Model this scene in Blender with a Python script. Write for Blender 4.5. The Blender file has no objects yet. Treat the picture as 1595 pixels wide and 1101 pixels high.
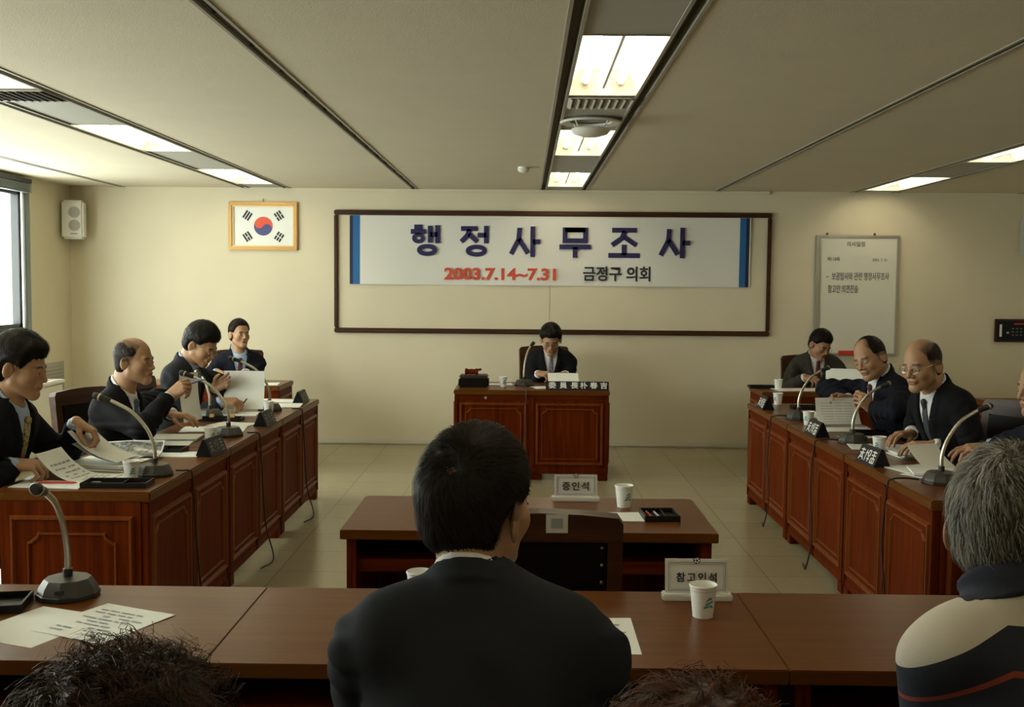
import bpy, bmesh, math, random
import numpy as np
from mathutils import Vector, Matrix
random.seed(7)
rng = np.random.default_rng(7)
S = bpy.context.scene
COL = S.collection
PI = math.pi

# ------------------------------------------------------------------ camera
CAMF, CAMP, CAMY, CAMR, CAMH = 1672.08, .0638, .0113, -.0085, 1.5941   # focal px (1595 wide), pitch, yaw, roll, eye height
def cam_axes():
    f = Vector((-math.sin(CAMY)*math.cos(CAMP), math.cos(CAMY)*math.cos(CAMP), -math.sin(CAMP)))
    r = Vector((math.cos(CAMY), math.sin(CAMY), 0)); u = r.cross(f)
    c, s = math.cos(CAMR), math.sin(CAMR)
    return r*c-u*s, u*c+r*s, f
_r, _u, _f = cam_axes()
cd = bpy.data.cameras.new('camera'); cd.sensor_fit = 'HORIZONTAL'; cd.sensor_width = 36; cd.lens = CAMF*36/1595
cd.clip_start = .05
cam = bpy.data.objects.new('camera', cd); COL.objects.link(cam)
cam.matrix_world = Matrix(((_r.x,_u.x,-_f.x,0),(_r.y,_u.y,-_f.y,0),(_r.z,_u.z,-_f.z,CAMH),(0,0,0,1)))
S.camera = cam

# ------------------------------------------------------------------ world, daylight, exposure
SKY = 13.0
LAMP = 3.8
S.view_settings.view_transform = 'Standard'; S.view_settings.look = 'None'
S.view_settings.gamma = 1; S.view_settings.use_curve_mapping = False
S.view_settings.exposure = 0.0
w = bpy.data.worlds.new('overcast_sky'); S.world = w; w.use_nodes = True
bg = w.node_tree.nodes['Background']; bg.inputs[0].default_value = (.98, 1.0, .92, 1); bg.inputs[1].default_value = SKY
S.cycles.max_bounces = 8; S.cycles.diffuse_bounces = 4; S.cycles.glossy_bounces = 3
S.cycles.transparent_max_bounces = 16; S.cycles.use_denoising = True
S.cycles.sample_clamp_indirect = 6; S.cycles.caustics_reflective = False; S.cycles.caustics_refractive = False

ROOM_L, ROOM_R, ROOM_B, ROOM_N, ROOM_H = -4.48, 5.35, 10.565, -1.6, 2.523
WIN_Y0, WIN_Y1, WIN_Z0, WIN_Z1 = 2.2, 9.69, .72, 2.45
pl = bpy.data.lights.new('window_portal', 'AREA'); pl.shape = 'RECTANGLE'; pl.size = WIN_Z1-WIN_Z0; pl.size_y = WIN_Y1-WIN_Y0
pl.cycles.is_portal = True
po = bpy.data.objects.new('window_portal', pl); COL.objects.link(po)
po.location = (ROOM_L-.12, (WIN_Y0+WIN_Y1)/2, (WIN_Z0+WIN_Z1)/2); po.rotation_euler = (0, -PI/2, 0)

# ------------------------------------------------------------------ materials
def mat(name, col, rough=.6, metal=0, bump=0, bscale=200, var=0, vscale=6, spec=.5, sheen=0, emit=None, stretch=None, trans=0, coat=0):
    m = bpy.data.materials.new(name); m.use_nodes = True
    nt = m.node_tree; b = nt.nodes['Principled BSDF']
    b.inputs['Base Color'].default_value = (*col, 1); b.inputs['Roughness'].default_value = rough
    b.inputs['Metallic'].default_value = metal; b.inputs['Specular IOR Level'].default_value = spec
    if sheen: b.inputs['Sheen Weight'].default_value = sheen
    if coat: b.inputs['Coat Weight'].default_value = coat; b.inputs['Coat Roughness'].default_value = .15
    if emit: b.inputs['Emission Color'].default_value = (*emit[0], 1); b.inputs['Emission Strength'].default_value = emit[1]
    tc = None
    def coords():
        nonlocal tc
        if tc is None:
            t = nt.nodes.new('ShaderNodeTexCoord'); mp = nt.nodes.new('ShaderNodeMapping')
            nt.links.new(t.outputs['Object'], mp.inputs[0])
            if stretch: mp.inputs['Scale'].default_value = stretch
            tc = mp.outputs[0]
        return tc
    if bump:
        n = nt.nodes.new('ShaderNodeTexNoise'); n.inputs['Scale'].default_value = bscale; n.inputs['Detail'].default_value = 3
        nt.links.new(coords(), n.inputs['Vector'])
        bp = nt.nodes.new('ShaderNodeBump'); bp.inputs['Strength'].default_value = bump; bp.inputs['Distance'].default_value = .002
        nt.links.new(n.outputs[0], bp.inputs['Height']); nt.links.new(bp.outputs[0], b.inputs['Normal'])
    if var:
        n = nt.nodes.new('ShaderNodeTexNoise'); n.inputs['Scale'].default_value = vscale; n.inputs['Detail'].default_value = 4
        nt.links.new(coords(), n.inputs['Vector'])
        r = nt.nodes.new('ShaderNodeValToRGB')
        r.color_ramp.elements[0].position = .3; r.color_ramp.elements[1].position = .7
        r.color_ramp.elements[0].color = (*[c*(1-var) for c in col], 1); r.color_ramp.elements[1].color = (*[min(1, c*(1+var)) for c in col], 1)
        nt.links.new(n.outputs[0], r.inputs[0]); nt.links.new(r.outputs[0], b.inputs['Base Color'])
    return m

def wood(name, dark, light, axis='Z', rough=.36, scale=1.0, coat=0, spec=.3):
    m = bpy.data.materials.new(name); m.use_nodes = True
    nt = m.node_tree; b = nt.nodes['Principled BSDF']
    t = nt.nodes.new('ShaderNodeTexCoord'); mp = nt.nodes.new('ShaderNodeMapping')
    sc = {'X': (1.2, 22, 22), 'Y': (22, 1.2, 22), 'Z': (22, 22, 1.2)}[axis]
    mp.inputs['Scale'].default_value = [v*scale for v in sc]
    nt.links.new(t.outputs['Object'], mp.inputs[0])
    n = nt.nodes.new('ShaderNodeTexNoise'); n.inputs['Scale'].default_value = 1.6; n.inputs['Detail'].default_value = 6; n.inputs['Distortion'].default_value = .6
    nt.links.new(mp.outputs[0], n.inputs['Vector'])
    r = nt.nodes.new('ShaderNodeValToRGB'); r.color_ramp.elements[0].position = .32; r.color_ramp.elements[1].position = .68
    r.color_ramp.elements[0].color = (*dark, 1); r.color_ramp.elements[1].color = (*light, 1)
    nt.links.new(n.outputs[0], r.inputs[0]); nt.links.new(r.outputs[0], b.inputs['Base Color'])
    bp = nt.nodes.new('ShaderNodeBump'); bp.inputs['Strength'].default_value = .08; bp.inputs['Distance'].default_value = .001
    nt.links.new(n.outputs[0], bp.inputs['Height']); nt.links.new(bp.outputs[0], b.inputs['Normal'])
    b.inputs['Roughness'].default_value = rough; b.inputs['Coat Weight'].default_value = coat; b.inputs['Coat Roughness'].default_value = .12
    b.inputs['Specular IOR Level'].default_value = spec
    return m

def attr_mat(name, rough=.55, bump=0, bscale=300, spec=.4, stretch=None, base=None):
    """colour comes from the mesh's own 'Col' attribute (skin tone, lips, brows; strand tone)"""
    m = mat(name, (1, 1, 1), rough, bump=bump, bscale=bscale, spec=spec, stretch=stretch)
    a = m.node_tree.nodes.new('ShaderNodeVertexColor'); a.layer_name = 'Col'
    m.node_tree.links.new(a.outputs[0], m.node_tree.nodes['Principled BSDF'].inputs['Base Color'])
    return m

def floor_mat():
    m = mat('vinyl_floor', (.46, .43, .31), .22, spec=.5)
    nt = m.node_tree; b = nt.nodes['Principled BSDF']
    t = nt.nodes.new('ShaderNodeTexCoord')
    br = nt.nodes.new('ShaderNodeTexBrick'); br.offset = 0; br.squash = 1
    br.inputs['Scale'].default_value = 1; br.inputs['Brick Width'].default_value = .45; br.inputs['Row Height'].default_value = .45
    br.inputs['Mortar Size'].default_value = .0035; br.inputs['Mortar Smooth'].default_value = .2
    br.inputs['Color1'].default_value = (.36, .315, .20, 1); br.inputs['Color2'].default_value = (.39, .345, .225, 1); br.inputs['Mortar'].default_value = (.25, .215, .135, 1)
    nt.links.new(t.outputs['Object'], br.inputs['Vector'])
    n = nt.nodes.new('ShaderNodeTexNoise'); n.inputs['Scale'].default_value = 25; n.inputs['Detail'].default_value = 6
    nt.links.new(t.outputs['Object'], n.inputs['Vector'])
    mx = nt.nodes.new('ShaderNodeMix'); mx.data_type = 'RGBA'; mx.blend_type = 'MULTIPLY'; mx.inputs['Factor'].default_value = .35
    rp = nt.nodes.new('ShaderNodeValToRGB'); rp.color_ramp.elements[0].color = (.7, .7, .66, 1); rp.color_ramp.elements[1].color = (1.1, 1.1, 1.1, 1)
    nt.links.new(n.outputs[0], rp.inputs[0])
    nt.links.new(br.outputs[0], mx.inputs['A']); nt.links.new(rp.outputs[0], mx.inputs['B']); nt.links.new(mx.outputs['Result'], b.inputs['Base Color'])
    n2 = nt.nodes.new('ShaderNodeTexNoise'); n2.inputs['Scale'].default_value = 7
    nt.links.new(t.outputs['Object'], n2.inputs['Vector'])
    bp = nt.nodes.new('ShaderNodeBump'); bp.inputs['Strength'].default_value = .05; bp.inputs['Distance'].default_value = .01
    nt.links.new(n2.outputs[0], bp.inputs['Height']); nt.links.new(bp.outputs[0], b.inputs['Normal'])
    return m

def glass_mat():
    m = bpy.data.materials.new('window_glass'); m.use_nodes = True; nt = m.node_tree
    for n in list(nt.nodes):
        if n.type != 'OUTPUT_MATERIAL': nt.nodes.remove(n)
    o = [n for n in nt.nodes if n.type == 'OUTPUT_MATERIAL'][0]
    t = nt.nodes.new('ShaderNodeBsdfTransparent'); t.inputs[0].default_value = (.94, .97, .96, 1)
    g = nt.nodes.new('ShaderNodeBsdfGlossy'); g.inputs['Roughness'].default_value = .02
    x = nt.nodes.new('ShaderNodeMixShader'); x.inputs[0].default_value = .05
    nt.links.new(t.outputs[0], x.inputs[1]); nt.links.new(g.outputs[0], x.inputs[2]); nt.links.new(x.outputs[0], o.inputs[0])
    return m

M = dict(
    wall=mat('cream_wallpaper', (.68, .615, .455), .75, bump=.25, bscale=120, var=.03, vscale=2),
    ceil=mat('ceiling_board', (.66, .60, .465), .85, bump=.5, bscale=160, var=.02, vscale=3),
    ceilgrey=mat('ceiling_filler', (.42, .41, .37), .6),
    black=mat('black_void', (.006, .005, .004), .9),
    alu=mat('aluminium', (.55, .54, .5), .35, .9),
    slotedge=mat('slot_edging', (.34, .32, .26), .5, .2),
    channel=mat('channel_brown', (.10, .075, .045), .7),
    alud=mat('bronze_aluminium', (.10, .08, .055), .5, .3),
    steel=mat('window_steel', (.22, .26, .27), .4, .3),
    steeld=mat('window_dark', (.02, .022, .025), .4),
    glass=glass_mat(),
    white=mat('white_enamel', (.78, .77, .70), .4),
    floor=floor_mat(),
    base=mat('baseboard_vinyl', (.62, .6, .5), .4),
    wood=wood('mahogany', (.068, .009, .0006), (.145, .022, .0013), rough=.5, spec=.05),
    woodx=wood('mahogany_cross', (.068, .010, .0007), (.138, .022, .0015), 'X', .5, spec=.05),
    woodtop=wood('walnut_top', (.105, .033, .005), (.140, .046, .008), 'X', .29, spec=.15),
    woodtopy=wood('walnut_top_long', (.105, .047, .02), (.165, .078, .034), 'Y', .3),
    gilt=wood('molding', (.13, .026, .003), (.20, .048, .006), spec=.25),
    frame=wood('walnut_frame', (.035, .012, .004), (.07, .026, .009), 'X', .4),
    leather=mat('black_leather', (.008, .006, .005), .45, bump=.3, bscale=90, spec=.12),
    brass=mat('brass', (.55, .38, .16), .3, 1),
    chrome=mat('gooseneck_metal', (.55, .52, .43), .3, .9, bump=.4, bscale=400),
    mic=mat('mic_black', (.03, .03, .027), .45, .3, bump=.4, bscale=600),
    micbase=mat('mic_base', (.05, .047, .04), .4, .3),
    cable=mat('cable_black', (.012, .011, .010), .5),
    paper=mat('paper', (.82, .84, .80), .7),
    paper2=mat('paper_grey', (.62, .63, .58), .7, var=.05, vscale=40),
    cup=mat('paper_cup', (.86, .86, .82), .5),
    teal=mat('cup_print', (.10, .33, .33), .6),
    ink=mat('ink', (.02, .02, .025), .7),
    marker=mat('marker_ink', (.075, .075, .08), .6),
    inkgrey=mat('print_grey', (.3, .32, .34), .7),
    tray=mat('tray_black', (.010, .008, .007), .4, spec=.3),
    red=mat('red_plastic', (.6, .04, .03), .4),
    blue=mat('blue_plastic', (.05, .1, .4), .4),
    silver=mat('silver_pen', (.6, .6, .6), .3, .8),
    navytext=mat('banner_navy', (.018, .014, .085), .7),
    redtext=mat('banner_red', (.62, .075, .035), .7),
    bannerblue=mat('banner_blue', (.012, .13, .36), .7),
    bannernavy=mat('banner_dark_blue', (.012, .015, .06), .7),
    banner=mat('banner_cloth', (.74, .73, .68), .75, bump=.3, bscale=6),
    gold=mat('gold_frame', (.50, .30, .10), .4, .5, bump=.8, bscale=90),
    goldin=mat('gold_inner', (.7, .52, .28), .4, .4),
    flagred=mat('flag_red', (.72, .09, .04), .6),
    flagblue=mat('flag_blue', (.06, .07, .22), .6),
    acryl=mat('acrylic_base', (.72, .71, .66), .15, coat=.5),
    plate=mat('plate_black', (.008, .009, .013), .4, spec=.2),
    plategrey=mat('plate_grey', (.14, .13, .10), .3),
    plateink=mat('plate_white', (.8, .8, .76), .5),
    board=mat('whiteboard', (.70, .69, .60), .25),
    lampwhite=mat('reflector_white', (.9, .88, .78), .5),
    tube=mat('fluorescent_tube', (1, 1, 1), .5, emit=((1.0, .90, .68), LAMP*3)),
    pouch=mat('pouch_pattern', (.16, .17, .16), .2, var=.9, vscale=60),
    brown=mat('brown_leather', (.05, .022, .012), .45),
)

# ------------------------------------------------------------------ mesh helpers
class MB:
    def __init__(s): s.v = []; s.f = []; s.m = []; s.mi = 0
    def add(s, vs, fs):
        o = len(s.v); s.v += [tuple(v) for v in vs]; s.f += [tuple(i+o for i in f) for f in fs]; s.m += [s.mi]*len(fs); return s
    def box(s, a, b, ch=0):
        x0, y0, z0 = [min(p, q) for p, q in zip(a, b)]; x1, y1, z1 = [max(p, q) for p, q in zip(a, b)]
        if ch <= 0:
            return s.add([(x0,y0,z0),(x1,y0,z0),(x1,y1,z0),(x0,y1,z0),(x0,y0,z1),(x1,y0,z1),(x1,y1,z1),(x0,y1,z1)],
                         [(0,3,2,1),(4,5,6,7),(0,1,5,4),(1,2,6,5),(2,3,7,6),(3,0,4,7)])
        bm = bmesh.new(); bmesh.ops.create_cube(bm, size=1)
        for v in bm.verts: v.co = ((x0+x1)/2+v.co.x*(x1-x0), (y0+y1)/2+v.co.y*(y1-y0), (z0+z1)/2+v.co.z*(z1-z0))
        bmesh.ops.bevel(bm, geom=list(bm.edges), offset=ch, segments=2, affect='EDGES')
        return s.bm(bm)
    def bm(s, bm):
        bm.verts.index_update(); s.add([v.co[:] for v in bm.verts], [[v.index for v in f.verts] for f in bm.faces]); bm.free(); return s
    def prism(s, poly, a, b, axis='y'):
        """closed 2D polygon extruded between a and b along an axis"""
        n = len(poly)
        def P(p, t): return {'x': (t, p[0], p[1]), 'y': (p[0], t, p[1]), 'z': (p[0], p[1], t)}[axis]
        vs = [P(p, a) for p in poly]+[P(p, b) for p in poly]
        fs = [tuple(range(n))[::-1], tuple(range(n, 2*n))]+[(i, (i+1) % n, n+(i+1) % n, n+i) for i in range(n)]
        return s.add(vs, fs)
    def lathe(s, prof, c=(0,0,0), n=24, caps=True):
        vs = []; fs = []
        for r, z in prof:
            for k in range(n):
                a = 2*PI*k/n; vs.append((c[0]+r*math.cos(a), c[1]+r*math.sin(a), c[2]+z))
        for i in range(len(prof)-1):
            for k in range(n): fs.append((i*n+k, i*n+(k+1) % n, (i+1)*n+(k+1) % n, (i+1)*n+k))
        if caps:
            fs.append(tuple(range(n))[::-1]); fs.append(tuple((len(prof)-1)*n+k for k in range(n)))
        return s.add(vs, fs)
    def tube(s, pts, r, n=8, caps=True):
        P = [Vector(p) for p in pts]; rs = r if isinstance(r, (list, tuple)) else [r]*len(P)
        vs = []; fs = []; up = None
        for i, p in enumerate(P):
            t = (P[min(i+1, len(P)-1)]-P[max(i-1, 0)]).normalized()
            if up is None:
                up = Vector((0,0,1)) if abs(t.z) < .9 else Vector((1,0,0))
            u = (up-t*up.dot(t)).normalized(); up = u; v = t.cross(u)
            for k in range(n):
                a = 2*PI*k/n; q = p+(u*math.cos(a)+v*math.sin(a))*rs[i]; vs.append(q[:])
        for i in range(len(P)-1):
            for k in range(n): fs.append((i*n+k, i*n+(k+1) % n, (i+1)*n+(k+1) % n, (i+1)*n+k))
        if caps: fs.append(tuple(range(n))[::-1]); fs.append(tuple((len(P)-1)*n+k for k in range(n)))
        return s.add(vs, fs)
    def grid(s, fn, nu, nv, th=0):
        """surface fn(u,v) on the unit square; th gives it a thickness along z"""
        vs = [fn(i/nu, j/nv) for j in range(nv+1) for i in range(nu+1)]; W = nu+1
        fs = [(j*W+i, j*W+i+1, (j+1)*W+i+1, (j+1)*W+i) for j in range(nv) for i in range(nu)]
        if th:
            k = len(vs); vs2 = [(x, y, z-th) for x, y, z in vs]
            fs2 = [tuple(a+k for a in f[::-1]) for f in fs]
            rim = [j*W for j in range(nv, 0, -1)]+list(range(nu))+[j*W+nu for j in range(nv)]+[nv*W+i for i in range(nu, 0, -1)]
            sd = [(rim[(i+1) % len(rim)], rim[i], rim[i]+k, rim[(i+1) % len(rim)]+k) for i in range(len(rim))]
            return s.add(vs+vs2, fs+fs2+sd)
        return s.add(vs, fs)
    def build(s, name, m, parent=None, smooth=False, xf=None, loc=None):
        me = bpy.data.meshes.new(name); me.from_pydata(s.v, [], s.f); 
        ms = m if isinstance(m, (list, tuple)) else [m]
        for q in ms: me.materials.append(q)
        if len(ms) > 1: me.polygons.foreach_set('material_index', s.m)
        if xf is not None: me.transform(xf)
        if smooth: smooth_by_angle(me, smooth if isinstance(smooth, float) else 40.)
        me.update()
        o = bpy.data.objects.new(name, me); COL.objects.link(o)
        if parent: o.parent = parent
        if loc: o.location = loc
        return o

def smooth_by_angle(me, deg):
    bm = bmesh.new(); bm.from_mesh(me); a = math.radians(deg)
    bmesh.ops.recalc_face_normals(bm, faces=bm.faces)
    for f in bm.faces: f.smooth = True
    for e in bm.edges: e.smooth = len(e.link_faces) == 2 and e.calc_face_angle(0) < a
    bm.to_mesh(me); bm.free()

def tag(o, label=None, cat=None, group=None, kind=None):
    if label: o['label'] = label
    if cat: o['category'] = cat
    if group: o['group'] = group
    if kind: o['kind'] = kind
    return o
def struct(o): o['kind'] = 'structure'; return o
def thing(name, label, cat, loc=(0,0,0), rz=0, group=None):
    o = bpy.data.objects.new(name, None); COL.objects.link(o); o.empty_display_size = .1
    o.location = loc; o.rotation_euler = (0, 0, rz); return tag(o, label, cat, group)
def copy_tree(o, parent=None, loc=None, rz=None, label=None):
    c = o.copy(); COL.objects.link(c)
    if parent is not None: c.parent = parent
    if loc is not None: c.location = loc
    if rz is not None: c.rotation_euler = (0, 0, rz)
    if label: c['label'] = label
    for ch in list(o.children): copy_tree(ch, c)
    return c
def smooth_pts(pts, n=8):
    """Catmull-Rom through the points"""
    P = [Vector(p) for p in pts]; Q = [P[0]*2-P[1]]+P+[P[-1]*2-P[-2]]; out = []
    for i in range(1, len(Q)-2):
        a, b, c, d = Q[i-1:i+3]
        for k in range(n):
            t = k/n; out.append(.5*((2*b)+(c-a)*t+(2*a-5*b+4*c-d)*t*t+(3*b-a-3*c+d)*t**3))
    return out+[P[-1]]

def text_mesh(mb, s, size, xf, bold=0, center=True, depth=.001):
    """letters as flat solid shapes added to mb; xf maps the text plane (x right, y up) into place"""
    c = bpy.data.curves.new('lettering', 'FONT'); c.body = s; c.size = size; c.offset = bold*size; c.extrude = depth; c.resolution_u = 3
    if center: c.align_x = 'CENTER'; c.align_y = 'CENTER'
    o = bpy.data.objects.new('lettering', c); COL.objects.link(o)
    dg = bpy.context.evaluated_depsgraph_get()
    me = bpy.data.meshes.new_from_object(o.evaluated_get(dg))
    mb.add([(xf @ v.co)[:] for v in me.vertices], [tuple(p.vertices) for p in me.polygons])
    bpy.data.objects.remove(o); bpy.data.curves.remove(c); bpy.data.meshes.remove(me)
    return mb
def plane_xf(o, right, up):
    r = Vector(right).normalized(); u = Vector(up).normalized(); n = r.cross(u)
    return Matrix(((r.x,u.x,n.x,o[0]),(r.y,u.y,n.y,o[1]),(r.z,u.z,n.z,o[2]),(0,0,0,1)))

def strokes(mb, paths, w, xf, depth=.002):
    """flat lettering strokes: each path a polyline of (x,y), optionally closed ('o', cx, cy, rx, ry[, a0, a1])"""
    for P in paths:
        ww = w
        if P and isinstance(P[0], (int, float)): ww = P[0]; P = P[1:]
        if P[0] == 'o':
            _, cx, cy, rx, ry = P[:5]; a0, a1 = (P[5], P[6]) if len(P) > 5 else (0, 360)
            n = 28; P = [(cx+rx*math.cos(math.radians(a0+(a1-a0)*k/n)), cy+ry*math.sin(math.radians(a0+(a1-a0)*k/n))) for k in range(n+1)]
            closed = a1-a0 >= 360
            if closed: P = P[:-1]
        else: closed = False
        n = len(P); L = []; R_ = []
        for i in range(n):
            a = Vector(P[i-1]) if (i > 0 or closed) else None; b = Vector(P[i]); c = Vector(P[(i+1) % n]) if (i < n-1 or closed) else None
            d1 = (b-a).normalized() if a is not None else (c-b).normalized(); d2 = (c-b).normalized() if c is not None else d1
            n1 = Vector((-d1.y, d1.x)); n2 = Vector((-d2.y, d2.x)); m = (n1+n2)
            m = n1 if m.length < 1e-6 else m.normalized()
            k = ww/2/max(m.dot(n1), .4); L.append(b+m*k); R_.append(b-m*k)
        vs = []
        for i in range(n):
            for z in (0, depth):
                vs.append(xf @ Vector((L[i].x, L[i].y, z))); vs.append(xf @ Vector((R_[i].x, R_[i].y, z)))
        fs = []
        for i in range(n if closed else n-1):
            a = i*4; b = ((i+1) % n)*4
            fs += [(a+2, a+3, b+3, b+2), (a, b, b+1, a+1), (a, a+2, b+2, b), (a+1, b+1, b+3, a+3)]
        if not closed: fs += [(0, 1, 3, 2), ((n-1)*4, (n-1)*4+2, (n-1)*4+3, (n-1)*4+1)]
        mb.add([v[:] for v in vs], fs)
    return mb
# ------------------------------------------------------------------ room shell
T = .15
struct(MB().box((ROOM_L-T, ROOM_N-T, -.1), (ROOM_R+T, ROOM_B+T, 0)).build('floor', M['floor']))
struct(MB().box((ROOM_L-T, ROOM_B, 0), (ROOM_R+T, ROOM_B+T, 2.75)).build('wall_back', M['wall']))
struct(MB().box((ROOM_L-T, ROOM_N-T, 0), (ROOM_R+T, ROOM_N, 2.75)).build('wall_front', M['wall']))
struct(MB().box((ROOM_R, ROOM_N, 0), (ROOM_R+T, ROOM_B, 2.75)).build('wall_right', M['wall']))
b = MB().box((ROOM_L-T, ROOM_N, 0), (ROOM_L, ROOM_B, WIN_Z0)).box((ROOM_L-T, ROOM_N, WIN_Z1), (ROOM_L, ROOM_B, 2.75))
b.box((ROOM_L-T, ROOM_N, WIN_Z0), (ROOM_L, WIN_Y0, WIN_Z1)).box((ROOM_L-T, WIN_Y1, WIN_Z0), (ROOM_L, ROOM_B, WIN_Z1))
struct(b.build('wall_left', M['wall']))
struct(MB().box((ROOM_L, ROOM_B-.012, .012), (ROOM_R, ROOM_B, .055), .003).build('baseboard_back', M['base']))
struct(MB().box((ROOM_L, ROOM_N, .0), (ROOM_L+.012, ROOM_B-.013, .055), .003).build('baseboard_left', M['base']))
struct(MB().box((ROOM_R-.012, ROOM_N, .0), (ROOM_R, ROOM_B-.013, .055), .003).build('baseboard_right', M['base']))
struct(MB().box((-1.83, ROOM_B-.022, 2.492), (2.38, ROOM_B, 2.5225), .004).build('trim_1', M['wall']))

# ceiling boards between the slots, with a dark void above
CH = [(-2.765, -2.72), (-2.355, -2.31), (.150, .195), (.545, .590), (3.165, 3.21), (3.57, 3.615)]   # dark channels beside the lamp strips
SL = [(-3.965, -3.938), (-1.102, -1.062), (1.845, 1.875), (4.79, 4.82)]                             # single slots
gaps = sorted(CH+SL); xs = [ROOM_L]+[v for g in gaps for v in g]+[ROOM_R]
STRIPS = [(-2.72, -2.355), (.195, .545), (3.21, 3.57)]
LAMPS = {0: [-.9, 1.54, 3.97, 6.42, 8.88], 1: [-.82, 1.62, 4.06, 6.5, 8.93], 2: [-.6, 1.84, 4.28, 6.73, 9.1]}
LL = 1.27
b = MB()
for i in range(0, len(xs), 2):
    x0, x1 = xs[i], xs[i+1]
    if (x0, x1) in STRIPS: continue
    b.box((x0, ROOM_N, ROOM_H), (x1, ROOM_B, ROOM_H+.03))
struct(b.build('ceiling', M['ceil']))
struct(MB().box((ROOM_L, ROOM_N, ROOM_H+.17), (ROOM_R, ROOM_B, ROOM_H+.2)).build('ceiling_void', M['black']))
b = MB()
for k, (x0, x1) in enumerate(STRIPS):
    ys = [ROOM_N]+[v for y in LAMPS[k] for v in (y, y+LL)]+[ROOM_B]
    for i in range(0, len(ys), 2):
        if ys[i+1]-ys[i] > .02: b.box((x0, ys[i], ROOM_H+.004), (x1, ys[i+1], ROOM_H+.02))
struct(b.build('trim_2', M['ceilgrey']))
b = MB()
for x0, x1 in gaps:
    wd = x1-x0
    for xa, xb in ((x0-.012, x0+.002), (x1-.002, x1+.012)):
        b.box((xa, ROOM_N, ROOM_H-.005), (xb, ROOM_B, ROOM_H+.001))
    for xa in (x0, x1-.003): b.box((xa, ROOM_N, ROOM_H), (xa+.003, ROOM_B, ROOM_H+.06))
struct(b.build('trim_3', M['slotedge']))
b = MB()
for x0, x1 in CH: b.box((x0+.004, ROOM_N, ROOM_H+.035), (x1-.004, ROOM_B, ROOM_H+.045))
for x0, x1 in SL:
    y = ROOM_N+.2
    while y < ROOM_B-.5:                       # air slots: blanked stretches between the open ones
        b.box((x0+.003, y, ROOM_H+.008), (x1-.003, y+.26, ROOM_H+.02)); y += .52
struct(b.build('trim_4', M['channel']))

# windows: steel frame, dark sash, transom, panes
def window(n, y0, y1):
    fr = MB(); X0, X1 = ROOM_L-.13, ROOM_L+.012
    jam = .085
    for a, c in ((y0, y0+jam), (y1-jam, y1)): fr.box((X0, a, WIN_Z0), (X1, c, WIN_Z1), .004)
    fr.box((X0, y0+jam, WIN_Z1-.06), (X1, y1-jam, WIN_Z1), .004); fr.box((X0, y0+jam, WIN_Z0), (X1, y1-jam, WIN_Z0+.05), .004)
    root = struct(fr.build('window_%d' % n, M['steel']))
    sh = MB(); xa, xb = ROOM_L-.1, ROOM_L-.03; a, c = y0+jam, y1-jam
    zt = 1.06
    sh.box((xa, a, zt), (ROOM_L, c, zt+.115), .004)
    for z0, z1 in ((WIN_Z0+.05, zt), (zt+.115, WIN_Z1-.06)):
        mid = (a+c)/2
        for q in (a, mid-.025, c-.05): sh.box((xa, q, z0), (xb, q+.05, z1), .003)
        sh.box((xa, a, z0), (xb, c, z0+.035), .003); sh.box((xa, a, z1-.035), (xb, c, z1), .003)
    sh.build('window_sash', M['steeld'], root)
    MB().box((ROOM_L-.012, y1-jam-.045, WIN_Z0+.05), (ROOM_L+.004, y1-jam-.02, WIN_Z1-.06), .002).build('window_track', M['white'], root)
    for z0, z1 in ((WIN_Z0+.08, zt), (zt+.14, WIN_Z1-.09)):
        MB().box((ROOM_L-.07, a+.04, z0), (ROOM_L-.066, c-.04, z1)).build('window_pane', M['glass'], root)
    MB().box((ROOM_L-.02, y0, WIN_Z0-.03), (ROOM_L+.05, y1, WIN_Z0), .004).build('window_sill', M['white'], root)
    bl = thing('venetian_blind', ['grey slatted blind drawn up over the window beside the wall loudspeaker', 'grey slatted blind drawn up over the middle window', 'grey slatted blind drawn up over the window nearest the camera'][n-1], 'blind', (ROOM_L+.03, (y0+y1)/2, 2.46))
    L = (y1-y0)/2-.05
    MB().box((-.015, -L, .0), (.03, L, .04), .003).build('headrail', M['steeld'], bl)
    s = MB()
    for k in range(7): s.box((-.01, -L, -.012-.012*k), (.025, L, -.0045-.012*k))
    s.build('slats', M['steel'], bl)
wy = [WIN_Y1-2.5*k for k in range(4)]
for k in range(3): window(k+1, max(wy[k+1], WIN_Y0), wy[k])

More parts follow.
